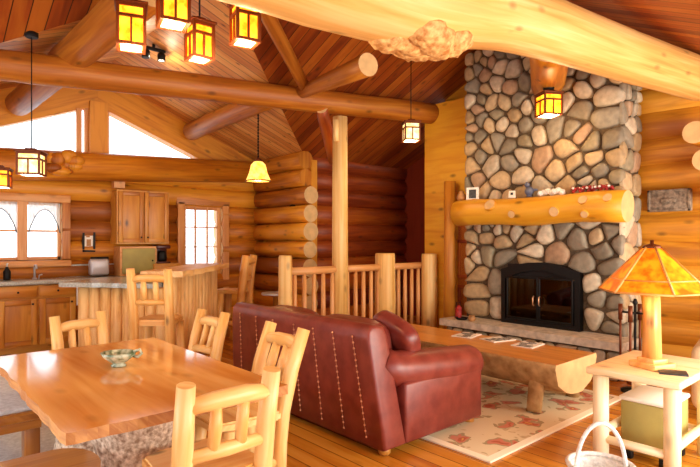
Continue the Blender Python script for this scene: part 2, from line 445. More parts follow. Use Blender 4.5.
# kitchen gable: rakes, king post, tie log, glazed panes
def zp(x): return 3.55 - 0.39 * abs(x - 2.49)
m = MB()
for sgn in (-1, 1):
    xe = 2.49 + sgn * 1.62; xo = 5.5 if sgn > 0 else -1.6
    y = YK + 0.02
    m.prism([(2.49, y, zp(2.49)), (2.49, y, 4.05), (xo, y, zk(xo)), (xo, y, 2.5), (xe, y, 2.5), (xe, y, zp(xe))], (0, 0.2, 0), (1, 0, -0.4 * sgn))
m.box((2.49, YK + .08, 3.1), (0.25, 0.22, 1.0))
struct(obj('wall_gable', m, M['log']))
for i, sgn in enumerate((-1, 1)):
    m = MB(); a, b_ = 2.49 + sgn * 0.12, 2.49 + sgn * 1.62
    m.prism([(a, YK + 0.12, 2.7), (a, YK + 0.12, zp(a)), (b_, YK + 0.12, zp(b_)), (b_, YK + 0.12, 2.7)], (0, 0.01, 0))
    wdw = struct(obj('window_%d' % (3 + i), m, M['glass']), ['sloped gable window pane left of the pale king post', 'sloped gable window pane right of the king post'][i], 'window')
    m = MB(); t = 0.03
    m.box(((a + sgn * 0.03), YK + .1, 3.1), (0.05, 0.08, 0.84))
    obj('window_frame', m, M['trim'], wdw)
m = MB(); m.box((2.22, YK + 0.02, 3.1), (0.07, 0.06, 0.72))
struct(obj('trim_1', m, M['trim']))

def log_beam(name, label, pts, rad, mats, wob=0.03, step=0.35, cat='beam', n=18):
    m = MB(); m.tube(pts, rad, n, wob, capmat=1, step=step)
    return tag(obj(name, m, mats), label, cat)
log_beam('tie_beam', 'long level orange log above the kitchen windows, below the gable glass', [(-1.5, 8.34, 2.46), (1.0, 8.34, 2.50), (5.28, 8.36, 2.74)], [0.235, 0.23, 0.185], [M['log'], M['end']])
tb = bpy.data.objects['tie_beam']; m = MB()
for i in range(16): m.ell((1.95 + random.uniform(-.2, .2), 8.16 + random.uniform(-.03, .03), 2.56 + random.uniform(-.14, .14)), (random.uniform(.08, .14), .07, random.uniform(.06, .10)), 1, 14, 9, jit=.06)
obj('burl', m, M['log'], tb)
log_beam('truss_beam', 'long dark orange log beam crossing the room above the kitchen', [(-1.5, 6.60, 3.13), (6.46, 5.36, 3.47)], [0.15, 0.155], [M['beam'], M['end']])
log_beam('roof_purlin', 'roof log with sawn end sloping out of sight beside the right gable pane', [(3.80, 5.74, 3.36), (3.92, 8.45, 3.33)], [0.14, 0.15], [M['beam'], M['end']])
log_beam('roof_purlin', 'thick sloping roof log at upper left, pale along its lit side', [(1.62, 4.2, 3.53), (1.42, 8.45, 3.36)], [0.18, 0.16], [M['beam'], M['end']])
log_beam('roof_strut', 'slim dark log strut rising from truss beam to the ceiling beside the hanging lanterns', [(4.12, 5.50, 3.43), (2.6, 4.38, 3.96)], [0.075, 0.08], [M['beam'], M['end']])
log_beam('roof_strut', 'dark log strut dropping from the truss beam behind the tall post top', [(4.46, 5.62, 3.28), (5.31, 6.38, 2.75)], [0.085, 0.09], [M['redlog'], M['end']])
log_beam('brace_log', 'short log brace with pale rounded end resting over truss beam', [(4.14, 5.76, 3.43), (3.84, 4.05, 3.34)], [0.075, 0.12], [M['beam'], M['end']])

# the big pale ridge log near the viewer, with its rough burl
m = MB()
ctrl = [(6.95, 1.80, 3.27, .225), (5.2, 1.98, 3.20, .225), (3.52, 2.09, 3.115, .235), (2.2, 2.08, 2.92, .295), (1.0, 2.12, 2.87, .30), (-.6, 2.2, 2.86, .30)]
pts = []; rad = []
for i in range(len(ctrl) - 1):
    for q in range(6):
        t = q / 6; a, b_ = ctrl[i], ctrl[i + 1]; p0, p3 = ctrl[max(i - 1, 0)], ctrl[min(i + 2, len(ctrl) - 1)]
        cr = [0.5 * (2 * a[k] + (b_[k] - p0[k]) * t + (2 * p0[k] - 5 * a[k] + 4 * b_[k] - p3[k]) * t * t + (3 * a[k] - p0[k] - 3 * b_[k] + p3[k]) * t ** 3) for k in range(4)]
        pts.append(cr[:3]); rad.append(cr[3])
m.tube(pts, rad, 28, 0.012, capmat=1)
big = tag(obj('log_beam', m, [M['pale_beam'], M['end']]), 'massive pale peeled log beam crossing the upper right in front of the chimney', 'beam')
m = MB()
for i in range(34):
    x = random.uniform(2.12, 2.80); e_ = 1 - abs(x - 2.46) / .42
    zc = 2.92 + (x - 2.2) / 1.32 * .195; r_ = .275 - (x - 2.2) / 1.32 * .05
    ang = random.uniform(-2.0, -0.75)
    q = random.uniform(.07, .11) * (.55 + .6 * max(e_, 0))
    m.ell((x, 2.08 + cos(ang) * r_, zc + sin(ang) * (r_ + .01)), (q * 1.5, q, q * .8), 1, 14, 9, jit=0.10)
obj('burl', m, M['roughburl'], big)
log_beam('ridge_log', 'short orange roof log between the pale beam and the top of the chimney stones', [(6.3, 3.36, 3.46), (4.4, 2.32, 3.24)], [0.20, 0.18], [M['log'], M['end']])

# ---------------------------------------------------------------- windows and door
def sash_window(num, x0, x1, z0, z1, label, mull, cross):
    m = MB(); t = 0.11
    m.box(((x0 + x1) / 2, YK - 0.03, z1 + t / 2), (x1 - x0 + 2 * t, 0.07, t), 0.008); m.box(((x0 + x1) / 2, YK - 0.05, z0 - t / 2), (x1 - x0 + 2 * t, 0.12, t * .8), 0.008)
    for x in (x0 - t / 2, x1 + t / 2): m.box((x, YK - 0.03, (z0 + z1) / 2), (t, 0.07, z1 - z0), 0.008)
    wv = struct(obj('window_%d' % num, m, M['trim']), label, 'window')
    m = MB()
    for a, b_, cc, d in ((x0, x1, z0, z0 + .04), (x0, x1, z1 - .04, z1), (x0, x0 + .04, z0, z1), (x1 - .04, x1, z0, z1)):
        m.box(((a + b_) / 2, YK + .06, (cc + d) / 2), (b_ - a, 0.06, d - cc))
    obj('sash', m, M['trim'], wv)
    for x, wd in mull:
        m = MB(); m.box((x, YK + .03, (z0 + z1) / 2), (wd, 0.09, z1 - z0)); obj('mullion', m, M['trim'], wv)
    m = MB()
    for z, wd in cross: m.box(((x0 + x1) / 2, YK + .07, z), (x1 - x0, 0.03, wd))
    obj('muntin', m, M['trim'], wv)
    m = MB(); m.box(((x0 + x1) / 2, YK + .09, (z0 + z1) / 2), (x1 - x0, 0.006, z1 - z0)); obj('pane', m, M['glass'], wv)
    return wv
sash_window(1, WIN[0], WIN[1], WIN[2], WIN[3], 'wide kitchen window with white valance over the sink counter', [(1.49, .12), (0.93, .12)], [(1.63, .03)])
# door with a glazed upper half
m = MB()
for x in (3.78, 4.61): m.box((x, YK - .03, 1.07), (0.12, 0.08, 2.14), 0.008)
m.box((4.19, YK - .03, 2.17), (0.98, 0.08, 0.14), 0.008)
dr = struct(obj('door_1', m, M['trim']), 'pine door with glazed upper half in kitchen wall', 'door')
m = MB(); m.box((4.19, YK + .05, 0.5), (0.72, 0.05, 1.0)); obj('door_panel', m, M['cabinet'], dr)
m = MB()
for x, wd in ((3.87, .06), (4.51, .06), (4.08, .02), (4.30, .02)): m.box((x, YK + .05, 1.55), (wd, .05, 1.1))
for z, wd in ((2.05, .06), (1.04, .1), (1.38, .02), (1.72, .02)): m.box((4.19, YK + .05, z), (.70, .045, wd))
obj('sash', m, M['trim'], dr)
m = MB(); m.box((4.19, YK + .05, 1.55), (0.6, 0.006, 1.0)); obj('pane', m, M['glass'], dr)
m = MB(); m.ell((3.92, YK - .01, 0.98), (.03, .03, .03), 1, 12, 8); obj('door_knob', m, M['nail'], dr)

def valance(x0, x1, label):
    m = MB(); n = 22; top = 2.03; rows = []
    for j in range(2):
        rows.append([])
    for i in range(n + 1):
        t = i / n; x = x0 + (x1 - x0) * t
        drop = 0.10 + 0.33 * abs(2 * t - 1) ** 2.2
        y = YK - 0.02 + 0.012 * sin(t * 40)
        rows[0].append(m.bm.verts.new((x, y, top))); rows[1].append(m.bm.verts.new((x, y - .01, top - drop)))
    fs = [m.bm.faces.new((rows[0][i], rows[0][i + 1], rows[1][i + 1], rows[1][i])) for i in range(n)]
    for f in fs: f.smooth = True
    m.project(fs, (0, 0, 1)); edge = [v.co.copy() for v in rows[1]]
    o = tag(obj('valance', m, M['sheer'], fix=False), label, 'curtain', 'swagged window valances')
    sm = o.modifiers.new('thick', 'SOLIDIFY'); sm.thickness = 0.004
    m = MB(); m.tube(edge, 0.007, 6); obj('dark_edging', m, M['print'], o)
sh, nt_, b_ = newmat('sheer_white'); b_.inputs['Base Color'].default_value = (.9, .9, .88, 1); b_.inputs['Roughness'].default_value = .9
b_.inputs['Transmission Weight'].default_value = 0.0; b_.inputs['Alpha'].default_value = 0.55; M['sheer'] = sh
valance(0.99, 1.42, 'sheer white swag valance in the middle sash of the kitchen window')
valance(1.56, 1.96, 'sheer white swag valance in right sash of the kitchen window')

# ---------------------------------------------------------------- kitchen units
def cabinet_base(x0, x1, label, n):
    t = thing('base_cabinet', label, 'cabinet', ((x0 + x1) / 2, 8.0, 0), 0)
    w_ = x1 - x0; m = MB(); m.box((0, .29, .5), (w_, .56, .8)); m.box((0, .33, .05), (w_, .48, .1)); obj('carcass', m, M['cabinet'], t)
    for i in range(n):
        cx = -w_ / 2 + w_ * (i + .5) / n; dw = w_ / n - .03
        m = MB(); m.box((cx, -.005, .42), (dw, .02, .60), .004)
        m2 = MB()
        for sx in (-1, 1): m2.box((cx + sx * (dw / 2 - .035), -.022, .42), (.07, .02, .60), .004)
        for sz in (-1, 1): m2.box((cx, -.022, .42 + sz * .265), (dw - .14, .02, .07), .004)
        d = obj('door', m, M['cabinet'], t); obj('door_frame', m2, M['cabinet'], d)
        m = MB(); m.ell((cx + dw * .38, -.045, .66), (.014, .014, .014), 1, 8, 6); obj('knob', m, M['iron'], d)
        m = MB(); m.box((cx, -.01, .82), (dw, .025, .14), .006); d = obj('drawer', m, M['cabinet'], t)
        m = MB(); m.ell((cx, -.035, .82), (.014, .014, .014), 1, 8, 6); obj('knob', m, M['iron'], d)
cabinet_base(0.15, 1.09, 'knotty pine base cabinet under the counter at the left picture edge', 2)
cabinet_base(1.10, 2.03, 'knotty pine base cabinet under sink counter, end nearest the bar', 2)
m = MB(); m.box((1.55, 8.28, .935), (3.3, .62, .05), .012)
ct = tag(obj('countertop', m, M['granite']), 'grey stone countertop running below the kitchen window', 'countertop')
m = MB(); m.box((1.75, 8.565, 1.05), (3.3, .03, .18)); obj('backsplash', m, M['granite'], ct)
t = thing('faucet', 'small chrome faucet on sink counter under the window', 'faucet', (1.60, 8.40, .96))
m = MB(); m.tube([(0, 0, 0), (0, 0, .14), (0, -.03, .19), (0, -.10, .19), (0, -.13, .15)], .014, 10); m.lathe((0, 0, 0), [(.03, 0), (.03, .015), (.018, .02)], 14); obj('spout', m, M['grey'], t)
m = MB(); m.tube([(.05, 0, 0), (.06, 0, .05), (.09, -.02, .06)], .009, 8); obj('lever', m, M['grey'], t)
t = thing('soap_bottle', 'small dark soap bottle standing on the sill end of the counter', 'bottle', (1.27, 8.36, .96))
m = MB(); m.lathe((0, 0, 0), [(.04, 0), (.045, .02), (.045, .12), (.02, .16), (.018, .18)], 16); obj('body', m, M['iron'], t)
m = MB(); m.tube([(0, 0, .18), (0, 0, .22), (0, -.05, .225)], .01, 8); obj('pump', m, M['whitepaint'], t)
t = thing('toaster', 'silver grey toaster with black back on the kitchen counter', 'toaster', (2.42, 8.34, .96))
m = MB(); m.box((0, 0, .14), (.26, .16, .24), .035, 3); obj('shell', m, M['grey'], t)
m = MB(); m.box((.04, .095, .15), (.26, .03, .28), .01); obj('back_panel', m, M['iron'], t)
m = MB(); m.box((0, 0, .262), (.18, .03, .006)); obj('slot', m, M['iron'], t)
t = thing('framed_picture', 'small dark framed picture hanging on kitchen logs right of the window', 'picture', (2.34, 8.56, 1.33))
m = MB()
for sx in (-1, 1): m.box((sx * .075, 0, .17), (.03, .04, .36))
for z in (.005, .335): m.box((0, 0, z), (.17, .04, .03))
obj('frame', m, M['iron'], t); m = MB(); m.box((0, .005, .17), (.13, .02, .32)); obj('print', m, M['paper'], t)
m = MB(); m.box((0, -.008, .13), (.06, .006, .1)); m.box((-.01, -.008, .24), (.05, .006, .06)); obj('image', m, M['tan'], t)
m = MB(); pol = []
for i in range(10): r_ = .085 if i % 2 == 0 else .04; a = pi / 2 + i * pi / 5; pol.append((2.34 + r_ * cos(a), 8.585, 1.95 + r_ * sin(a)))
m.prism(pol, (0, -.02, 0)); tag(obj('star_ornament', m, M['darkred']), 'dark red star ornament on the log wall over the framed picture', 'ornament')
t = thing('wall_cabinet', 'knotty pine wall cabinet between window and glazed door', 'cabinet', (3.06, 8.6, 1.44))
m = MB(); m.box((0, -.16, .41), (.80, .30, .82)); obj('carcass', m, M['cabinet'], t)
for sx in (-.5, .5):
    m = MB(); m.box((sx * .39, -.32, .41), (.375, .02, .78), .005); d = obj('door', m, M['cabinet'], t)
    m2 = MB()
    for q in (-1, 1): m2.box((sx * .39 + q * .155, -.335, .41), (.06, .02, .78), .004); m2.box((sx * .39, -.335, .41 + q * .36), (.25, .02, .06), .004)
    obj('door_frame', m2, M['cabinet'], d); m = MB(); m.ell((sx * .39 - sx * .29, -.36, .1), (.014,) * 3, 1, 8, 6); obj('knob', m, M['iron'], d)
t = thing('bread_cupboard', 'low pine cupboard standing on the counter beneath wall cabinet', 'cupboard', (2.98, 8.42, .96))
m = MB(); m.box((0, 0, .22), (.56, .3, .44)); obj('carcass', m, M['trim'], t)
m = MB(); m.box((0, -.16, .22), (.5, .02, .38), .01); d = obj('door', m, M['olive'], t); m = MB(); m.ell((.2, -.185, .22), (.014,) * 3, 1, 8, 6); obj('knob', m, M['iron'], d)
t = thing('coffee_maker', 'dark red coffee maker below the wall cabinet', 'coffee maker', (3.36, 8.34, 1.13))
m = MB(); m.box((0, 0, .015), (.22, .22, .03), .01); m.box((0, .08, .14), (.22, .07, .26), .01); m.box((0, 0, .26), (.22, .22, .06), .015); obj('housing', m, M['darkred'], t)
m = MB(); m.lathe((0, -.03, .03), [(.06, 0), (.075, .05), (.065, .13), (.05, .17)], 16); obj('carafe', m, M['iron'], t)
m = MB(); m.box((3.40, 8.36, 1.045), (.42, .34, .17), .01); tag(obj('shelf_block', m, M['cabinet']), 'small pine riser box carrying the dark red coffee maker', 'box')
m = MB(); m.box((2.75, 8.5, 2.45), (.16, .12, .3)); struct(obj('trim_2', m, M['trim']))
t = thing('dish_towel', 'white dish towel hanging over end of the base cabinet', 'towel', (2.06, 7.96, .6))
m = MB(); m.prism([(-.04 , -.012 , 0), (.07, -.012, .02), (.07, -.012, .31), (-.04, -.012, .31)], (0, .01, 0)); m.box((.015, .01, .31), (.11, .05, .012), .004); obj('cloth', m, M['white'], t)

# log-fronted bar, turned 45 degrees
bA, bB, bC = Vector((1.69, 6.52, 0)), Vector((2.36, 5.66, 0)), Vector((3.57, 6.99, 0)); bD = bA + bC - bB
bar = thing('breakfast_bar', 'breakfast bar faced with upright half logs behind the dining table', 'bar', bB)
def rel(p): return Vector(p) - bB
m = MB(); m.prism([rel(bA), rel(bB), rel(bC), rel(bD)], (0, 0, .98)); obj('carcass', m, M['cabinet'], bar)
def halflogs(p, q, z1, skip=0):
    L_ = (q - p).length; n = int(L_ / .135); nrm = Vector(((q - p).y, -(q - p).x, 0)).normalized()
    for i in range(n):
        c = p.lerp(q, (i + .5) / n); r_ = L_ / n * .53; mm = MB()
        mm.tube([c, c + Vector((0, 0, z1 * .5)), c + Vector((0, 0, z1))], [r_ * random.uniform(.92, 1.05) for _ in range(3)], 12, .03, capmat=0)
        obj('half_log', mm, M['slab'], bar)
halflogs(rel(bA), rel(bB), .97); halflogs(rel(bB), rel(bC), 1.10)
def slab_poly(a, b_, o1, o2, e0, e1, wav=.025, n=14):
    d = (b_ - a); L_ = d.length; d.normalize(); nn = Vector((d.y, -d.x, 0)); out = []
    for i in range(n + 1): out.append(a + d * (-e0 + (L_ + e0 + e1) * i / n) + nn * (o1 + random.uniform(-wav, wav)))
    for i in range(n, -1, -1): out.append(a + d * (-e0 + (L_ + e0 + e1) * i / n) - nn * (o2))
    return out
m = MB(); m.prism([v + Vector((0, 0, 1.10)) for v in slab_poly(rel(bB), rel(bC), .20, .26, .12, .12)], (0, 0, .065), (1, 1.1, 0)); obj('bar_top', m, M['slab'], bar)
m = MB(); m.prism([v + Vector((0, 0, .98)) for v in slab_poly(rel(bA), rel(bB), .14, .80, .15, -.10)], (0, 0, .05), (1, 1, 0)); obj('counter_slab', m, M['granite'], bar)

# ---------------------------------------------------------------- log chairs and stools
def log_chair(name, label, cat, loc, rotz, mat, seat_h=.46, top=.92, wd=.40, dp=.40, r=.045, group=None, rung=False, rake=.05):
    """faces local +y; back posts at local y = 0, base on z = 0"""
    t = thing(name, label, cat, loc, rotz, group)
    h = wd / 2
    def P(nm, pts, rad, wob=.05, n=12): mm = MB(); mm.tube(pts, rad, n, wob); return obj(nm, mm, mat, t)
    for sx in (-1, 1):
        P('back_post', [(sx * h, .05, 0), (sx * h, .04, seat_h * .6), (sx * h, .02, seat_h), (sx * h, .02 - rake * .55, (seat_h + top) / 2), (sx * (h + .006), .02 - rake * 1.3, top)], [r, r * 1.05, r * 1.02, r, r * .9])
        P('front_leg', [(sx * (h + .015), dp + .02, 0), (sx * h, dp, seat_h * .5), (sx * (h - .01), dp - .02, seat_h - .04)], [r * .85, r, r])
        P('side_stretcher', [(sx * h, .05, seat_h * .35), (sx * h, dp, seat_h * .35)], [r * .6, r * .6], .08)
    zt = top - .10
    P('top_rail', [(-h, .02 - rake, zt), (-h * .4, .01 - rake, zt + .012), (h * .4, .01 - rake, zt + .012), (h, .02 - rake, zt)], [r * .7, r * .9, r * .9, r * .7])
    zl = seat_h + (.13 if not rung else .18)
    P('lower_rail', [(-h, -.0, zl), (0, -.01, zl), (h, -.0, zl)], [r * .62, r * .75, r * .62])
    for q in (-.33, .33): P('spindle', [(q * h, -.005, zl), (q * h, -rake * .5, (zl + zt) / 2), (q * h, .015 - rake, zt)], [r * .55, r * .68, r * .55], .08)
    for yy in (.05, dp): P('stretcher', [(-h, yy, seat_h * .42), (h, yy, seat_h * .42)], [r * .6, r * .6], .08)
    if rung:
        P('foot_rung', [(-h, dp + .01, seat_h * .22), (h, dp + .01, seat_h * .22)], [r * .7, r * .7], .06)
    mm = MB(); e = h + .035
    poly = [(-e, .04, 0), (-e + .01, dp * .6, 0), (-e + .03, dp + .04, 0), (-e * .5, dp + .075, 0), (e * .5, dp + .075, 0), (e - .03, dp + .04, 0), (e - .01, dp * .6, 0), (e, .04, 0), (h * .6, .01, 0), (-h * .6, .01, 0)]
    mm.prism([(x, y, seat_h - .045) for x, y, _ in poly], (0, 0, .055), (1, 0, 0))
    bmesh.ops.bevel(mm.bm, geom=[e_ for e_ in mm.bm.edges if abs(e_.verts[0].co.z - e_.verts[1].co.z) < 1e-4], offset=.012, segments=2, affect='EDGES')
    obj('seat', mm, mat, t)
    return t
G = 'peeled log dining chairs'
log_chair('dining_chair', 'peeled log dining chair seen from behind at the near end of the table', 'chair', (1.135, 2.10, 0), 0, M['chair'], top=.91, wd=.40, group=G)
log_chair('dining_chair', 'peeled log dining chair between the table and the leather sofa back', 'chair', (1.86, 2.88, 0), radians(90), M['chair'], top=.94, wd=.36, group=G, rake=.12)
log_chair('dining_chair', 'peeled log dining chair by the far table corner next to the bar logs', 'chair', (2.02, 4.12, 0), radians(98), M['chair'], top=.90, wd=.32, group=G, rake=.09)
log_chair('dining_chair', 'peeled log dining chair at the far end of the table before the pine cabinets', 'chair', (1.22, 4.66, 0), radians(194), M['chair'], top=.90, wd=.37, group=G)
GS = 'log bar stools'
log_chair('bar_stool', 'tall log bar stool, its back to the dining table, at the bar corner', 'stool', (1.86, 4.86, 0), radians(-41.5), M['stool'],   .75, 1.24, .33, .36, .042, GS, True)
log_chair('bar_stool', 'log bar stool seen sideways beyond the sofa, at the bar end', 'stool', (4.14, 7.02, 0), radians(40), M['stool'], .75, 1.27, .34, .38, .06, GS, True)

# dining table
t = thing('dining_table', 'glossy plank dining table on thick speckled burl pedestals', 'table', (1.045, 3.13, 0))
m = MB(); n = 26; hw, hl = .515, .885; poly = []
for a, b_ in (((-hw, -hl), (hw, -hl)), ((hw, -hl), (hw, hl)), ((hw, hl), (-hw, hl)), ((-hw, hl), (-hw, -hl))):
    for i in range(n): q = i / n; j = random.uniform(-.006, .006); poly.append((a[0] + (b_[0] - a[0]) * q + j, a[1] + (b_[1] - a[1]) * q + j, .71))
m.prism(poly, (0, 0, .048), (0, 1, 0))
for fc in m.bm.faces:
    if abs(fc.normal.z) < .5: fc.material_index = 1
obj('tabletop', m, [M['table'], M['slab']], t)
for yy in (-.25, .50):
    m = MB(); m.lathe((0, yy, 0), [(.30, 0), (.31, .06), (.25, .2), (.23, .4), (.27, .56), (.30, .71)], 28, sx=.95)
    for v in m.bm.verts: v.co += Vector((random.uniform(-1, 1), random.uniform(-1, 1), 0)) * .012
    obj('pedestal', m, M['burl'], t)
t = thing('gravy_bowl', 'mottled green and cream footed bowl with a loop handle on the table', 'bowl', (1.05, 3.24, .759), radians(-41.5))
m = MB(); m.lathe((0, 0, 0), [(.04, 0), (.042, .008), (.028, .016), (.05, .03), (.085, .058), (.096, .082), (.09, .082), (.078, .06), (.04, .035), (.002, .03)], 28, sx=1.05, sy=.9); obj('bowl', m, M['bowl'], t)
m = MB(); m.tube([(.085, 0, .06), (.115, 0, .055), (.135, 0, .075), (.125, 0, .098), (.09, 0, .085)], .009, 10); obj('handle', m, M['bowl'], t)

# left bench and near stool
t = thing('bench', 'wooden bench with pale blue grey seat pad, left of the dining table', 'bench', (.44, 4.62, 0))
m = MB(); m.box((0, 0, .435), (.64, 1.9, .055), .012, axis=(0, 1, 0)); obj('seat', m, M['bench'], t)
m = MB(); m.box((0, 0, .475), (.60, 1.84, .028), .012); obj('seat_pad', m, M['pad'], t)
for sx in (-1, 1):
    for sy in (-1, 1): m = MB(); m.box((sx * .26, sy * .84, .2), (.09, .09, .41), .012); obj('leg', m, M['bench'], t)
    m = MB(); m.box((0, sx * .92, .385), (.60, .04, .06), .006); obj('apron', m, M['bench'], t)
m = MB(); m.box((.45, 4.6, .006), (1.5, 2.3, .012), .004); tag(obj('glare_sheet', m, M['pad']), 'pale grey sheet for daylight glare on floor under the padded bench', 'mat')  # pale sheet added in place of bright daylight glare on the boards
t = thing('half_log_stool', 'brown half-round log stool tucked under the near left of the table', 'stool', (.53, 2.70, 0))
m = MB(); poly = [(-.34, -.22, .42), (.10, -.22, .42)] + [(.10 + .15 * sin(a), -.22 * cos(a), .42) for a in [pi * i / 10 for i in range(1, 10)]] + [(.10, .22, .42), (-.34, .22, .42)]
m.prism(poly, (0, 0, .05), (1, 0, 0)); obj('seat', m, M['bench'], t)
for sx, sy in ((-.28, -.15), (-.28, .15), (.12, -.12), (.12, .12)): m = MB(); m.tube([(sx, sy, 0), (sx * .9, sy * .9, .42)], [.035, .04], 10, .04); obj('leg', m, M['bench'], t)

# ---------------------------------------------------------------- leather sofa
t = thing('leather_sofa', 'dark red leather sofa with nailhead seams, back turned to the table', 'sofa', (2.56, 3.57, 0))
HL = 1.035
def sweep_y(prof, y0, y1, bev=.03):
    m = MB(); m.prism([(x, y0, z) for x, z in prof], (0, y1 - y0, 0), (0, 1, 0), smooth=False)
    es = [e for e in m.bm.edges if abs(e.verts[0].co.y - e.verts[1].co.y) < 1e-5]
    bmesh.ops.bevel(m.bm, geom=es, offset=bev, segments=3, affect='EDGES', profile=.5)
    for f in m.bm.faces: f.smooth = True
    return m
prof = [(.0, .06), (-.03, .4), (-.065, .80), (-.06, .87), (-.03, .905), (.03, .91), (.09, .89), (.12, .83), (.15, .62), (.22, .06)]
m = sweep_y(prof, -HL, HL, .025)
for v in m.bm.verts: v.co.y *= 1 - .10 * max(0, v.co.z - .1) / .8
obj('back', m, M['leather'], t)
for sy in (-1, 1):
    m = MB(); m.box((.68, sy * (HL - .13), .27), (.92, .24, .43), .02, 2); arm = obj('arm', m, M['leather'], t)
    m = MB(); pts = [(.10, sy * (HL - .17), .64), (.22, sy * (HL - .15), .565), (.45, sy * (HL - .14), .535), (.8, sy * (HL - .14), .505), (1.12, sy * (HL - .14), .485)]
    m.tube(pts + [ (1.17, sy * (HL - .14), .485), (1.18, sy * (HL - .14), .485)], [.11, .13, .145, .145, .14, .125, .07], 24); obj('arm_roll', m, M['leather'], arm)
m = MB(); m.box((.66, 0, .24), (.92, 1.6, .3), .03); obj('seat_base', m, M['leather'], t)
for i in range(2):
    yy = -.41 + .82 * i
    m = MB(); m.ell((.72, yy, .44), (.44, .41, .10), .45, 28, 14); obj('seat_cushion', m, M['leather'], t)
    m = MB(); m.ell((.25, yy, .67), (.13, .39, .22), .5, 28, 16, rot=Matrix.Rotation(radians(-8), 3, 'Y')); obj('back_cushion', m, M['leather'], t)
for yy in (-.86, -.62, -.36, -.08, .25, .55, .85):
    m = MB(); path = []; rr = []
    for i in range(18):
        for dz, r_ in ((-.009, .0015), (-.006, .006), (0, .008), (.006, .006), (.009, .0015)):
            z = .12 + .70 * i / 17 + dz; path.append((-.003 - .068 * (z - .06) / .74, yy * (1 - .10 * max(0, z - .1) / .8), z)); rr.append(r_)
    m.tube(path, rr, 8)
    obj('nailhead_seam', m, M['nail'], t)
for sx in (.08, 1.06):
    for sy in (-.95, .95): m = MB(); m.lathe((sx, sy, 0), [(.03, 0), (.045, .02), (.04, .07)], 14); obj('foot', m, M['bench'], t)
m = MB(); R_ = Matrix.Rotation(radians(20), 3, 'X') @ Matrix.Rotation(radians(-24), 3, 'Y')
m.ell((2.56 + .45, 2.86, .71), (.09, .23, .22), .55, 28, 16, rot=R_); tag(obj('throw_cushion', m, M['leather']), 'small red leather cushion propped inside the near arm of sofa', 'cushion')

# rug
m = MB(); m.box((0, 0, .008), (2.2, 2.92, .016), .005); rug = tag(obj('area_rug', m, M['rug'], loc=(4.16, 3.50, 0)), 'cream floral area rug with rust flowers under the log coffee table', 'rug')

# log coffee table
t = thing('log_coffee_table', 'long half-log coffee table with flat top between the sofa and hearth', 'table', (4.58, 3.32, .016))
m = MB(); n = 10; prof = [(-.38, .44)] + [(-.38 * cos(a), .405 - .27 * sin(a)) for a in [pi * i / 12 for i in range(0, 13)]] + [(.38, .44)]
L0, L1 = -1.15, 1.2; rows = []
for j in range(n + 1):
    y = L0 + (L1 - L0) * j / n
    rows.append([m.bm.verts.new((x * (1 + random.uniform(-.03, .03)), y, z + (random.uniform(-.012, .012) if z < .4 else 0))) for x, z in prof])
k = len(prof); fs = []
for j in range(n):
    for i in range(k):
        f = m.bm.faces.new((rows[j][i], rows[j][(i + 1) % k], rows[j + 1][(i + 1) % k], rows[j + 1][i])); f.smooth = i < k - 1; f.material_index = 1 if i == k - 1 else 0; fs.append(f)
for r_ in (rows[0], rows[-1]): f = m.bm.faces.new(r_); f.material_index = 2; fs.append(f)
m.project(fs, (0, 1, 0)); obj('half_log', m, [M['bark'], M['ctop'], M['end']], t)
for sx, sy in ((-.26, -.92), (.26, -.92), (-.26, .95), (.26, .95)):
    m = MB(); m.tube([(sx * 1.4, sy * 1.03, 0), (sx * 1.1, sy, .2), (sx * .8, sy * .97, .34)], [.06, .065, .07], 12, .06); obj('leg', m, M['bark'], t)
for i, (x, y, rz) in enumerate(((4.80, 3.50, .2), (4.84, 3.14, -.25), (4.82, 2.78, .1))):
    o = thing('magazine', ['open black and white magazine on coffee table, farthest from the lamp', 'open black and white magazine on coffee table, middle one of three', 'open black and white magazine on coffee table, closest to the lamp'][i], 'magazine', (x, y, .457), rz, 'magazines on the coffee table')
    m = MB(); m.box((-.075, 0, .004), (.15, .22, .008)); m.box((.075, 0, .004), (.15, .22, .008)); obj('pages', m, M['paper'], o)
    m = MB()
    for q in range(6): m.box((-.12 + .05 * q, random.uniform(-.04, .04), .0085), (.03, random.uniform(.06, .15), .001))
    obj('print', m, M['print'], o)

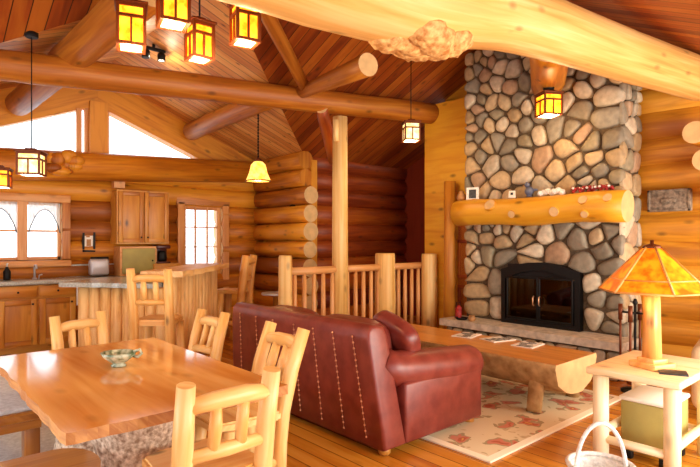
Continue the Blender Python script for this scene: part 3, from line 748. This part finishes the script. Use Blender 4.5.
# ---------------------------------------------------------------- fireplace
def clip(poly, n, d):
    out = []
    for i in range(len(poly)):
        a, b_ = poly[i], poly[(i + 1) % len(poly)]
        da, db = a[0] * n[0] + a[1] * n[1] - d, b_[0] * n[0] + b_[1] * n[1] - d
        if da <= 0: out.append(a)
        if da * db < 0: q = da / (da - db); out.append((a[0] + (b_[0] - a[0]) * q, a[1] + (b_[1] - a[1]) * q))
    return out
def cent(p):
    A_ = cx = cy = 0
    for i in range(len(p)):
        x0, y0 = p[i]; x1, y1 = p[(i + 1) % len(p)]; c_ = x0 * y1 - x1 * y0; A_ += c_; cx += (x0 + x1) * c_; cy += (y0 + y1) * c_
    return (cx / (3 * A_), cy / (3 * A_)), abs(A_) / 2
def stones(m, u0, u1, v0, v1, size, to3, gap=.016, relax=2, asp=1.0, hmax=.07, skip=None):
    nn = int((u1 - u0) * (v1 - v0) / (size * size)); rs = random.Random(int(u1 * 100 + v1 * 10))
    seeds = [(rs.uniform(u0, u1), rs.uniform(v0, v1)) for _ in range(nn)]
    def cell(i, g):
        p = [(u0, v0), (u1, v0), (u1, v1), (u0, v1)]; a = seeds[i]
        for j, b_ in enumerate(seeds):
            if j == i: continue
            dx, dy = b_[0] - a[0], b_[1] - a[1]; L_ = math.hypot(dx, dy)
            if L_ > size * 4 or L_ < 1e-6: continue
            n_ = (dx / L_, dy / L_); p = clip(p, n_, a[0] * n_[0] + a[1] * n_[1] + L_ / 2 - g)
            if len(p) < 3: return p
        return p
    for _ in range(relax):
        seeds = [cent(cell(i, 0))[0] for i in range(nn)]
    for i in range(nn):
        p = cell(i, gap / 2)
        if len(p) < 3: continue
        (cx, cy), ar = cent(p)
        if ar < 4e-4: continue
        if skip and skip(cx, cy): continue
        for _ in range(2):
            p = [q for k_ in range(len(p)) for q in ((p[k_][0] * .78 + p[(k_ + 1) % len(p)][0] * .22, p[k_][1] * .78 + p[(k_ + 1) % len(p)][1] * .22), (p[k_][0] * .22 + p[(k_ + 1) % len(p)][0] * .78, p[k_][1] * .22 + p[(k_ + 1) % len(p)][1] * .78))]
        h = min(hmax, math.sqrt(ar) * .34) * rs.uniform(.75, 1.1); tl = rs.uniform(-.2, .2), rs.uniform(-.2, .2)
        rings = []
        for sc, dz in ((1.0, -.02), (.985, h * .45), (.88, h * .82), (.6, h)):
            rings.append([m.bm.verts.new(to3(cx + (x - cx) * sc, cy + (y - cy) * sc, dz + (dz > 0) * ((x - cx) * tl[0] + (y - cy) * tl[1]) * sc)) for x, y in p])
        c_ = m.bm.verts.new(to3(cx, cy, h * 1.03)); k_ = len(p)
        for a in range(3):
            for b_ in range(k_):
                f = m.bm.faces.new((rings[a][b_], rings[a][(b_ + 1) % k_], rings[a + 1][(b_ + 1) % k_], rings[a + 1][b_])); f.smooth = True
        for b_ in range(k_): f = m.bm.faces.new((rings[3][b_], rings[3][(b_ + 1) % k_], c_)); f.smooth = True
FX, FY0, FY1 = 6.24, 2.44, 4.56
fp = thing('stone_fireplace', 'tall river stone fireplace and chimney with a sandstone hearth', 'fireplace', (FX, 3.5, 0))
def W(x, y, z): return (x - FX, y - 3.5, z)
m = MB(); m.box(W((FX + 6.73) / 2, 3.5, 2.06), (6.73 - FX, FY1 - FY0 - .02, 4.12)); obj('chimney_core', m, M['stonebed'], fp)
m = MB()
stones(m, FY0 - .03, FY1, .44, 4.14, .205, lambda u, v, h: W(FX - h, u, v), gap=.022, skip=lambda u, v: 2.93 < u < 3.88 and v < 1.12)
stones(m, FX - .04, 6.74, .0, 4.0, .20, lambda u, v, h: W(u, FY0 - h * .8, v), hmax=.05)
obj('stone_facing', m, M['stone'], fp)
m = MB(); m.box(W(6.05, 3.46, .155), (.40, 2.26, .31)); obj('hearth_core', m, M['stonebed'], fp)
m = MB(); stones(m, 2.32, 4.60, .0, .31, .165, lambda u, v, h: W(5.86 - h, u, v), hmax=.05)
stones(m, 5.86, 6.24, .0, .31, .165, lambda u, v, h: W(u, 2.33 - h, v), hmax=.04); obj('hearth_stones', m, M['stone'], fp)
m = MB(); poly = []
for a, b_ in (((5.77, 2.26), (6.26, 2.26)), ((6.26, 2.26), (6.26, 4.66)), ((6.26, 4.66), (5.77, 4.66)), ((5.77, 4.66), (5.77, 2.26))):
    for i in range(14): q = i / 14; poly.append(W(a[0] + (b_[0] - a[0]) * q + random.uniform(-.012, .012), a[1] + (b_[1] - a[1]) * q, .335))
m.prism(poly, (0, 0, .085)); obj('hearth_slab', m, M['slabstone'], fp)
# iron insert: arched surround, two doors with glass, grate and logs
m = MB(); y0, y1, zt = 2.88, 3.93, 1.19
out = [(y0, .42), (y1, .42), (y1, 1.12)] + [(y1 - (y1 - y0) * i / 8, 1.12 + .10 * sin(pi * i / 8)) for i in range(1, 8)] + [(y0, 1.12)]
inn = [(y0 + .06, .48), (y1 - .06, .48), (y1 - .06, 1.0)] + [(y1 - .06 - (y1 - y0 - .12) * i / 8, 1.0 + .12 * sin(pi * i / 8)) for i in range(1, 8)] + [(y0 + .06, 1.0)]
k = len(out); ov = [[m.bm.verts.new(W(x, a, b_)) for a, b_ in P_] for x, P_ in ((FX - .10, out), (FX - .10, inn), (FX + .02, inn), (FX + .02, out))]
for r_ in range(4):
    for i in range(k): m.bm.faces.new((ov[r_][i], ov[r_][(i + 1) % k], ov[(r_ + 1) % 4][(i + 1) % k], ov[(r_ + 1) % 4][i]))
ins = obj('insert_surround', m, M['iron'], fp)
m = MB(); m.box(W(FX - .005, 3.405, .82), (.01, .96, .74)); m.box(W(FX - .04, 3.405, .47), (.09, .88, .05)); obj('firebox', m, M['soot'], fp)
for sgn in (-1, 1):
    m = MB(); cy = 3.405 + sgn * .225; fr = MB()
    for q in (-1, 1): fr.box(W(FX - .09, cy + q * .21, .76), (.03, .025, .54), .006); fr.box(W(FX - .09, cy, .76 + q * .26), (.03, .44, .025), .006)
    d = obj('fire_door', fr, M['iron'], fp); m.box(W(FX - .09, cy, .76), (.005, .40, .50)); obj('door_glass', m, M['fireglass'], d)
    m = MB(); m.tube([W(FX - .13, 3.405 + sgn * .04, .68), W(FX - .155, 3.405 + sgn * .04, .70), W(FX - .155, 3.405 + sgn * .04, .78), W(FX - .13, 3.405 + sgn * .04, .80)], .008, 8); obj('door_handle', m, M['nail'], d)
for i, (yy, zz, mat) in enumerate(((3.20, .55, 'bark'), (3.26, .64, 'bench'), (3.55, .55, 'bark'))):
    m = MB(); m.tube([W(FX - .045, yy - .16, zz), W(FX - .05, yy + .16, zz + .02)], [.035, .04], 10, .05, capmat=1); tag(obj('firewood', m, [M[mat], M['end']], loc=fp.location), ['split log lying at right in fire grate', 'split log stacked on the others behind the fire doors', 'split log lying at left in fire grate'][i], 'firewood', 'firewood in the firebox')
# mantel log with sawn knots
m = MB(); pts = [Vector(W(6.03, 2.30 + 2.24 * i / 9, 1.865 + .012 * sin(i))) for i in range(10)]
m.tube(pts, [.172 + .008 * sin(i * 1.7) for i in range(10)], 24, .02, capmat=1)
for yy, a, r_ in ((3.93, 2.6, .075), (3.05, 3.35, .055), (2.72, 2.65, .05), (2.45, 2.6, .05), (2.70, 3.6, .04), (3.6, 3.4, .045)):
    d = Vector((cos(a), 0, sin(a))); p = Vector(W(6.03, yy, 1.865)); m.tube([p + d * .12, p + d * .185], [r_ * 1.25, r_], 14, .05, mat=0, capmat=1)
obj('mantel_log', m, [M['chase'], M['end']], fp)

# pine clad chase left of the chimney, with its log post and small door
ch = tag(obj('pine_chase', MB().box((6.63, 5.04, 1.8), (.40, .90, 3.6), axis=(0, 1, 0)), M['chase']), 'flat golden pine panelling left of the chimney stones', 'panelling')
m = MB(); m.box((6.44, 4.72, .98), (.02, .26, 1.5), .004)
for z in (.55, 1.22):
    for q in (-1, 1): m.box((6.425, 4.72 + q * .1, z), (.025, .05, .5), .006); m.box((6.425, 4.72, z + q * .26), (.025, .25, .05), .006)
obj('wood_door', m, M['redlog'], ch)
m = MB(); m.tube([(6.28, 4.88, 0), (6.28, 4.88, 1.2), (6.28, 4.88, 2.36)], [.10, .085, .085], 16, .03, capmat=1)
tag(obj('mantel_post', m, [M['beam'], M['end']]), 'upright log post at the left end of mantel', 'post')

# ---------------------------------------------------------------- stair railing and post
rl = thing('stair_railing', 'log railing with newel posts and slim balusters behind the sofa', 'railing', (5.4, 5.40, 0))
def R2(x, y, z): return (x - 5.4, y - 5.40, z)
for x, r_, h, yy in ((3.72, .085, 1.31, 5.4), (5.45, .15, 1.31, 5.4), (6.30, .12, 1.29, 5.29)):
    m = MB(); m.tube([R2(x, yy, 0), R2(x, yy, h * .5), R2(x, yy, h - .03), R2(x, yy, h)], [r_, r_ * 1.03, r_ * .97, r_ * .9], 18, .03, capmat=1); obj('newel_post', m, [M['pale_beam'], M['end']], rl)
for x0, x1 in ((3.72, 4.6), (4.6, 5.45), (5.45, 6.30)):
    for z, r_ in ((1.11, .05), (.14, .045)): m = MB(); m.tube([R2(x0, 5.4, z), R2((x0 + x1) / 2, 5.4, z), R2(x1, 5.4, z)], r_, 12, .03); obj('rail', m, M['trim'], rl)
    n = 5
    for i in range(n):
        x = x0 + (x1 - x0) * (i + .9) / (n + .8); m = MB(); m.tube([R2(x, 5.4, .14), R2(x, 5.4, .6), R2(x, 5.4, 1.11)], [.026, .032, .026], 10, .05); obj('baluster', m, M['trim'], rl)
m = MB(); m.tube([(4.60, 5.40, 0), (4.60, 5.40, 1.6), (4.60, 5.40, 3.14)], [.11, .105, .10], 20, .02, capmat=1)
ps = tag(obj('log_post', m, [M['pale_beam'], M['end']]), 'tall slender peeled log post rising from the railing to truss beam', 'post')
m = MB(); m.tube([(4.50, 5.36, 2.80), (4.49, 5.36, 3.08)], [.035, .04], 10, .04); obj('stub', m, M['pale_beam'], ps)
t = thing('round_table', 'small round side table with grey top beyond the left newel post', 'table', (4.12, 6.22, 0))
m = MB(); m.lathe((0, 0, .74), [(.19, 0), (.20, .015), (.19, .03)], 28); obj('top', m, M['grey'], t); m = MB(); m.lathe((0, 0, 0), [(.18, 0), (.18, .02), (.04, .05), (.035, .7), (.1, .74)], 18); obj('pedestal', m, M['bench'], t)
t = thing('wall_ornament', 'dark iron wall ornament hanging on logs beside the stacked log ends', 'ornament', (5.28, 7.42, 1.98))
m = MB(); m.tube([(-.02, .11 * cos(a), .11 * sin(a)) for a in [2 * pi * i / 20 for i in range(21)]], .02, 8); obj('ring', m, M['iron'], t)
m = MB(); m.ell((-.03, 0, 0), (.03, .09, .06), 1, 14, 8); m.box((-.03, 0, .02), (.02, .24, .03), .006); obj('motif', m, M['iron'], t)

# ---------------------------------------------------------------- right wall pieces
for i, (y, z) in enumerate(((1.79, 2.64), (1.70, 2.34), (1.62, 2.04))):
    m = MB(); m.tube([(6.45, y, z), (7.1, y, z)], [.115, .125], 20, .02, capmat=1)
    tag(obj('log_end', m, [M['log'], M['end']]), ['sawn log end jutting from the right log wall, uppermost', 'sawn log end jutting from right wall, middle of the stack', 'sawn log end jutting from right wall, lowest, beside the grey plaque'][i], 'log end', 'log ends on the right wall')
t = thing('wall_plaque', 'rectangular grey textured wall plaque above the table lamp', 'plaque', (6.78, 2.12, 1.95))
m = MB(); m.box((-.035, 0, 0), (.07, .44, .25), .012); obj('panel', m, M['greyrock'], t)
m = MB()
for q in (-1, 1): m.box((-.075, 0, q * .11), (.02, .44, .03), .006); m.box((-.075, q * .205, 0), (.02, .03, .25), .006)
m.box((-.075, 0, 0), (.02, .16, .05), .01); obj('moulding', m, M['greyrock'], t)

# fire tools
t = thing('fire_tool_set', 'black iron fire tool stand before the right end of the hearth', 'fire tools', (5.58, 2.06, 0))
m = MB(); m.lathe((0, 0, 0), [(.13, 0), (.13, .02), (.03, .04), (.012, .06), (.012, .86), (.025, .88), (.012, .92)], 18); obj('stand', m, M['iron'], t)
m = MB(); m.tube([(.0, -.15, .78), (0, .15, .78)], .01, 8); m.tube([(-.13, 0, .78), (.13, 0, .78)], .01, 8); obj('cross_bar', m, M['iron'], t)
for nm, (dx, dy) in (('poker', (0, .14)), ('shovel', (0, -.14)), ('brush', (-.12, 0)), ('tongs', (.12, 0))):
    m = MB(); m.tube([(dx, dy, .12), (dx, dy, .80)], .012, 8); m.tube([(dx, dy, .70), (dx, dy, .86)], .022, 8)
    if nm == 'shovel': m.box((dx, dy, .16), (.02, .11, .16), .006)
    elif nm == 'brush': m.ell((dx, dy, .18), (.04, .04, .09), .8, 12, 8)
    elif nm == 'poker': m.tube([(dx, dy, .14), (dx, dy + .04, .12)], .008, 8)
    else: m.tube([(dx + .03, dy, .12), (dx + .01, dy, .5)], .008, 8)
    obj(nm, m, M['copper'], t)
# hearth oddments
t = thing('candle_lantern', 'small red candle lantern at the left end of hearth', 'lantern', (5.98, 4.50, .42))
m = MB(); m.lathe((0, 0, 0), [(.05, 0), (.055, .02), (.045, .03), (.045, .13), (.05, .14), (.015, .18)], 16); obj('body', m, M['red'], t); m = MB(); m.tube([(-.05, 0, .13), (-.04, 0, .22), (.04, 0, .22), (.05, 0, .13)], .005, 6); obj('handle', m, M['iron'], t)
m = MB(); m.lathe((5.92, 4.40, .42), [(.07, 0), (.09, .03), (.085, .03), (.06, .01)], 18); tag(obj('iron_dish', m, M['iron']), 'small black dish on the hearth next to the red lantern', 'dish')
m = MB(); m.lathe((5.90, 4.22, .42), [(.04, 0), (.05, .03), (.04, .07), (.03, .075)], 16); tag(obj('clay_pot', m, M['tan']), 'little pinkish clay pot on the hearth edge left of the firebox', 'pot')

# mantel ornaments (mantel top about 2.03)
MZ = 2.035
t = thing('photo_frame', 'small white framed dark photo on the mantel left part', 'photo frame', (6.03, 4.30, MZ), radians(-75))
m = MB()
for q in (-1, 1): m.box((q * .07, 0, .09), (.035, .02, .18)); m.box((0, 0, .09 + q * .075), (.105, .02, .03))
obj('frame', m, M['whitepaint'], t); m = MB(); m.box((0, .003, .09), (.11, .01, .13)); obj('photo', m, M['print'], t)
m = MB(); m.lathe((6.05, 4.50, MZ - .01), [(.04, 0), (.065, .05), (.06, .1), (.03, .13), (.04, .15)], 18); tag(obj('clay_vase', m, M['tan']), 'tan clay vase at the left end of the mantel', 'vase')
t = thing('note_card', 'small white folded card standing near the middle of mantel', 'card', (6.0, 3.68, MZ), radians(-70))
m = MB(); m.prism([(-.04, -.03, 0), (.04, -.03, 0), (.04, 0, .09), (-.04, 0, .09)], (0, .004, 0)); m.prism([(-.04, .03, 0), (.04, .03, 0), (.04, 0, .09), (-.04, 0, .09)], (0, .004, 0)); obj('card_fold', m, M['paper'], t); m = MB(); m.box((0, -.02, .05), (.03, .012, .03)); obj('motif', m, M['print'], t)
t = thing('blue_figurine', 'slate blue bird figurine on the mantel', 'figurine', (6.03, 3.46, MZ))
m = MB(); m.ell((0, 0, .07), (.045, .06, .06), 1, 16, 10); m.ell((0, .03, .15), (.03, .035, .035), 1, 14, 8); m.ell((0, -.06, .08), (.015, .06, .02), 1, 10, 6); m.lathe((0, 0, 0), [(.04, 0), (.035, .02)], 14); obj('body', m, M['blue'], t); m = MB(); m.tube([(0, .06, .15), (0, .09, .145)], [.01, .002], 8); obj('beak', m, M['tan'], t)
m = MB()
for i in range(7): m.ell((6.02 + random.uniform(-.02, .02), 3.30 - .045 * i, MZ + .03 + .012 * (i % 3)), (.035, .04, .035), .9, 10, 7, jit=.1)
tag(obj('white_driftwood', m, M['whitepaint']), 'knobbly white driftwood piece along mantel centre', 'driftwood')
t = thing('berry_garland', 'red berry garland with white blossoms on the mantel right end', 'garland', (6.03, 2.68, MZ))
m = MB()
for i in range(60): m.ell((random.uniform(-.05, .05), random.uniform(-.24, .24), .02 + random.uniform(0, .05)), (.018,) * 3, 1, 8, 5)
obj('berries', m, M['red'], t); m = MB()
for i in range(9): m.ell((-.04 + random.uniform(-.02, .03), -.2 + .05 * i, .06), (.016, .018, .014), 1, 8, 5)
obj('blossoms', m, M['whitepaint'], t)

# ---------------------------------------------------------------- lamp table group
t = thing('lamp_table', 'pale log side table with four thick legs carrying the amber lamp', 'table', (3.97, 1.345, 0))
m = MB(); m.box((0, 0, .625), (.82, .57, .05), .014, axis=(0, 1, 0)); obj('tabletop', m, M['white_pine'], t)
m = MB()
for i in range(6): m.tube([(-.40 + .003, -.265 + .106 * i, .62), (-.41, -.21 + .106 * i, .62)], .024, 8)
m = MB()
for sx in (-1, 1):
    for sy in (-1, 1): m = MB(); m.tube([(sx * .33, sy * .215, 0), (sx * .33, sy * .215, .3), (sx * .33, sy * .215, .605)], [.05, .048, .05], 16, .04); obj('leg', m, M['white_pine'], t)
    m = MB(); m.tube([(sx * .33, -.215, .17), (sx * .33, .215, .17)], .028, 10, .05); obj('stretcher', m, M['white_pine'], t)
    m = MB(); m.tube([(-.33, sx * .215, .21), (.33, sx * .215, .21)], .028, 10, .05); obj('stretcher', m, M['white_pine'], t)
# lamp
lp = thing('table_lamp', 'lit mission lamp with an amber six-sided mica shade', 'lamp', (3.86, 1.32, .65), radians(-20))
m = MB(); m.box((0, 0, .02), (.20, .20, .04), .008); m.box((0, 0, .05), (.13, .13, .03), .006); obj('base', m, M['chair'], lp)
m = MB(); m.tube([(0, 0, .06), (0, 0, .52)], [.060, .048], 4); 
obj('column', m, M['chair'], lp)
N6 = 6; zb, zt2, rb, rt = .51, .80, .33, .055
cap = MB(); cap.lathe((0, 0, zt2 - .005), [(.06, 0), (.05, .02), (.012, .03), (.012, .055)], 12); shade_top = obj('shade_cap', cap, M['copper'], lp)
zm = zb + (zt2 - zb) * .27; rm = rb + (rt - rb) * .27
for i in range(N6):
    a, b_ = 2 * pi * i / N6, 2 * pi * (i + 1) / N6; m = MB()
    q = [(rb * cos(a), rb * sin(a), zb), (rb * cos(b_), rb * sin(b_), zb), (rt * cos(b_), rt * sin(b_), zt2), (rt * cos(a), rt * sin(a), zt2)]
    nrm = (Vector(q[1]) - Vector(q[0])).cross(Vector(q[3]) - Vector(q[0])).normalized() * -.004
    m.prism(q, nrm); sp = obj('shade_panel', m, M['shade'], lp)
m = MB()
for i in range(N6):
    a, b_ = 2 * pi * i / N6, 2 * pi * (i + 1) / N6
    m.tube([(rb * cos(a), rb * sin(a), zb), (rt * cos(a), rt * sin(a), zt2)], .008, 6)
    m.tube([(rb * cos(a), rb * sin(a), zb), (rb * cos(b_), rb * sin(b_), zb)], .007, 6)
    m.tube([(rm * 1.01 * cos(a), rm * 1.01 * sin(a), zm), (rm * 1.01 * cos(b_), rm * 1.01 * sin(b_), zm)], .005, 6)
obj('shade_frame', m, M['chair'], lp)
m = MB(); m.ell((0, 0, .56), (.035, .035, .05), 1, 14, 10); obj('bulb', m, M['bulb'], lp)
point('lamp_light', (0, 0, .50), 22, r=.05, parent=lp)
# green chest under the table, white basket, armchair
t = thing('storage_chest', 'olive green chest on black feet standing under the lamp table', 'chest', (4.03, 1.36, 0), radians(0))
m = MB(); m.box((0, 0, .23), (.40, .30, .34), .012); obj('body', m, M['olive'], t); m = MB(); m.box((0, 0, .415), (.42, .32, .03), .012); obj('lid', m, M['white'], t)
for sx in (-1, 1):
    for sy in (-1, 1): m = MB(); m.box((sx * .16, sy * .11, .03), (.05, .05, .06), .006); obj('foot', m, M['iron'], t)
t = thing('wicker_basket', 'white wicker basket with tall hoop handle before the lamp table', 'basket', (2.80, 1.20, 0), radians(-41.5))
m = MB(); prof = [(.12, 0)]
for i in range(12): z = .027 * i; prof += [(.125 + .035 * i / 12 + .004, z + .007), (.125 + .035 * i / 12 - .004, z + .020)]
prof += [(.15, .325), (.14, .305), (.11, .02), (.0, .02)]
m.lathe((0, 0, 0), [(max(r_, .001), z) for r_, z in prof], 32); obj('body', m, M['whitepaint'], t)
m = MB(); m.tube([(.16 * cos(a), .16 * sin(a), .33) for a in [2 * pi * i / 32 for i in range(33)]], .013, 8); obj('rim', m, M['whitepaint'], t)
m = MB(); m.tube([(.13 * cos(a), 0, .29 + .26 * sin(a)) for a in [pi * i / 20 for i in range(21)]], .011, 8); obj('handle', m, M['whitepaint'], t)
t = thing('armchair', 'cream upholstered armchair partly seen behind the lamp table', 'armchair', (5.55, 1.05, 0), radians(100))
m = MB(); m.box((0, 0, .24), (.8, .8, .3), .05, 3); obj('seat_base', m, M['cream'], t); m = MB(); m.ell((0, -.02, .44), (.32, .38, .1), .5, 24, 12); obj('seat_cushion', m, M['cream'], t)
for sx in (-1, 1): m = MB(); m.box((sx * .38, 0, .35), (.17, .82, .54), .07, 3); obj('arm', m, M['cream'], t)
m = MB(); m.box((0, -.40, .45), (.8, .2, .7), .08, 3); obj('back', m, M['cream'], t)
for sx in (-1, 1):
    for sy in (-1, 1): m = MB(); m.lathe((sx * .32, sy * .32, 0), [(.025, 0), (.035, .1)], 12); obj('foot', m, M['bench'], t)
m = MB(); m.box((3.78, 1.17, .656), (.12, .16, .012), .003, rot=Matrix.Rotation(.4, 3, 'Z')); tag(obj('coaster_book', m, M['print']), 'thin dark booklet lying on the lamp table', 'booklet')

# ---------------------------------------------------------------- hanging lanterns
def lantern(label, loc, w_, h_, rotz, ceil_z, mat, power, group, chain=True):
    t = thing('hanging_lantern', label, 'lantern', loc, rotz, group)
    b = w_ / 2; p = .009
    m = MB()
    for sx in (-1, 1):
        for sy in (-1, 1): m.box((sx * b, sy * b, h_ / 2), (p * 2, p * 2, h_))
    for z in (.01, h_ * .70, h_ - .01):
        for q in (-1, 1): m.box((0, q * b, z), (w_, p * 1.8, p * 2)); m.box((q * b, 0, z), (p * 1.8, w_, p * 2))
    for q in (-1, 1): m.box((0, q * b, h_ * .36), (p * 1.4, p * 1.6, h_ * .72)); m.box((q * b, 0, h_ * .36), (p * 1.6, p * 1.4, h_ * .72))
    obj('frame', m, M['copper'], t)
    m = MB(); m.box((0, 0, h_ + .008), (w_ + .04, w_ + .04, .016), .004); m.box((0, 0, h_ + .03), (w_ * .5, w_ * .5, .03), .006); obj('cap', m, M['copper'], t)
    for sx, sy in ((0, 1), (0, -1), (1, 0), (-1, 0)):
        m = MB(); m.box((sx * (b - .006), sy * (b - .006), h_ / 2), (.003 if sx else w_ - .02, .003 if sy else w_ - .02, h_ - .02)); obj('mica_pane', m, mat, t)
    m = MB(); m.ell((0, 0, h_ * .25), (.03, .03, .045), 1, 12, 8); obj('bulb', m, M['bulb'], t)
    m = MB(); m.box((0, 0, .006), (w_ - .03, w_ - .03, .004)); obj('diffuser', m, M['bulb'], t)
    top = ceil_z - loc[2]
    m = MB(); m.tube([(0, 0, h_ + .04), (0, 0, top)], .006, 6); obj('rod', m, M['iron'], t)
    m = MB(); m.lathe((0, 0, top - .03), [(.055, 0), (.06, .015), (.06, .05)], 16); obj('canopy', m, M['iron'], t)
    point('lantern_light', (0, 0, -.05), power, (1.0, .66, .32), .05, t)
GL = 'amber lanterns over the dining table'
def CZ(x, y): return max(zk(x), zg(y))
for lab, (x, y, z), w_, h_, rz in (
    ('amber lantern hanging over the table, leftmost of the four', (1.15, 3.32, 2.67), .150, .25, -.33),
    ('amber lantern hanging highest of the four, cut by picture top', (1.24, 2.91, 2.71), .145, .24, -.22),
    ('amber lantern hanging lowest of the four over the table', (1.51, 3.14, 2.63), .125, .225, -.02),
    ('amber lantern hanging over the table, rightmost of the four', (1.62, 2.77, 2.66), .130, .235, -.22)):
    lantern(lab, (x, y, z), w_, h_, rz, CZ(x, y), M['mica'], 11, GL)
GP = 'single hanging lanterns'
lantern('pale lantern hanging in front of dark boards right of the tall post', (5.24, 4.71, 2.80), .19, .24, -.6, CZ(5.24, 4.71), M['mica_pale'], 20, GP)
lantern('amber lantern hanging in front of the chimney stones', (5.55, 2.95, 2.87), .20, .24, -.55, 3.19, M['mica'], 20, GP)
lantern('pale yellow lantern hanging in front of the kitchen tie log', (1.11, 5.96, 2.13), .19, .22, -.5, CZ(1.11, 5.96), M['mica_pale'], 8, GP)
lantern('pinkish lantern at the left edge, below the tie log', (0.98, 7.0, 2.08), .22, .20, -.3, CZ(.98, 7.0), M['mica'], 6, GP)
t = thing('pendant_lamp', 'bell shaped amber pendant lamp on a dark chain before the kitchen wall', 'pendant lamp', (3.84, 6.22, 2.30))
m = MB(); m.lathe((0, 0, 0), [(.17, 0), (.165, .02), (.13, .10), (.10, .22), (.05, .27), (.045, .265), (.09, .21), (.12, .10), (.155, .02)], 8, smooth=False); obj('shade', m, M['mica_gold'], t)
m = MB(); m.lathe((0, 0, .26), [(.06, 0), (.05, .03), (.015, .05)], 12); obj('cap', m, M['copper'], t)
m = MB()
for a in range(8): m.tube([(.172 * cos(a * pi / 4), .172 * sin(a * pi / 4), 0), (.172 * cos((a + 1) * pi / 4), .172 * sin((a + 1) * pi / 4), 0)], .008, 6)
obj('rim', m, M['copper'], t)
m = MB(); top = CZ(3.84, 6.22) - 2.30; m.tube([(0, 0, .3), (0, 0, top)], .008, 6)
for i in range(int((top - .32) / .04)): m.ell((0, 0, .33 + .04 * i), (.013, .013, .018), 1, 8, 5)
obj('chain', m, M['iron'], t); m = MB(); m.lathe((0, 0, top - .04), [(.05, 0), (.06, .02), (.06, .06)], 14); obj('canopy', m, M['iron'], t)
m = MB(); m.ell((0, 0, .10), (.04, .04, .05), 1, 12, 8); obj('bulb', m, M['bulb'], t); point('pendant_light', (0, 0, -.03), 9, r=.05, parent=t)
# black ceiling spots
t = thing('ceiling_spotlight', 'black twin spotlight bar fixed to knotty boards behind the lanterns', 'spotlight', (2.62, 6.75, CZ(2.62, 6.75)))
m = MB(); m.box((0, 0, -.06), (.30, .05, .04), .01); m.tube([(0, 0, -.05), (0, 0, .02)], .02, 8); obj('bar', m, M['iron'], t)
for q in (-1, 1): m = MB(); m.lathe((q * .10, 0, -.19), [(.05, 0), (.05, .08), (.03, .11), (.01, .12)], 14); obj('spot_head', m, M['iron'], t)
point('spot_light', (.1, 0, -.22), 14, (1, .8, .55), .04, t)
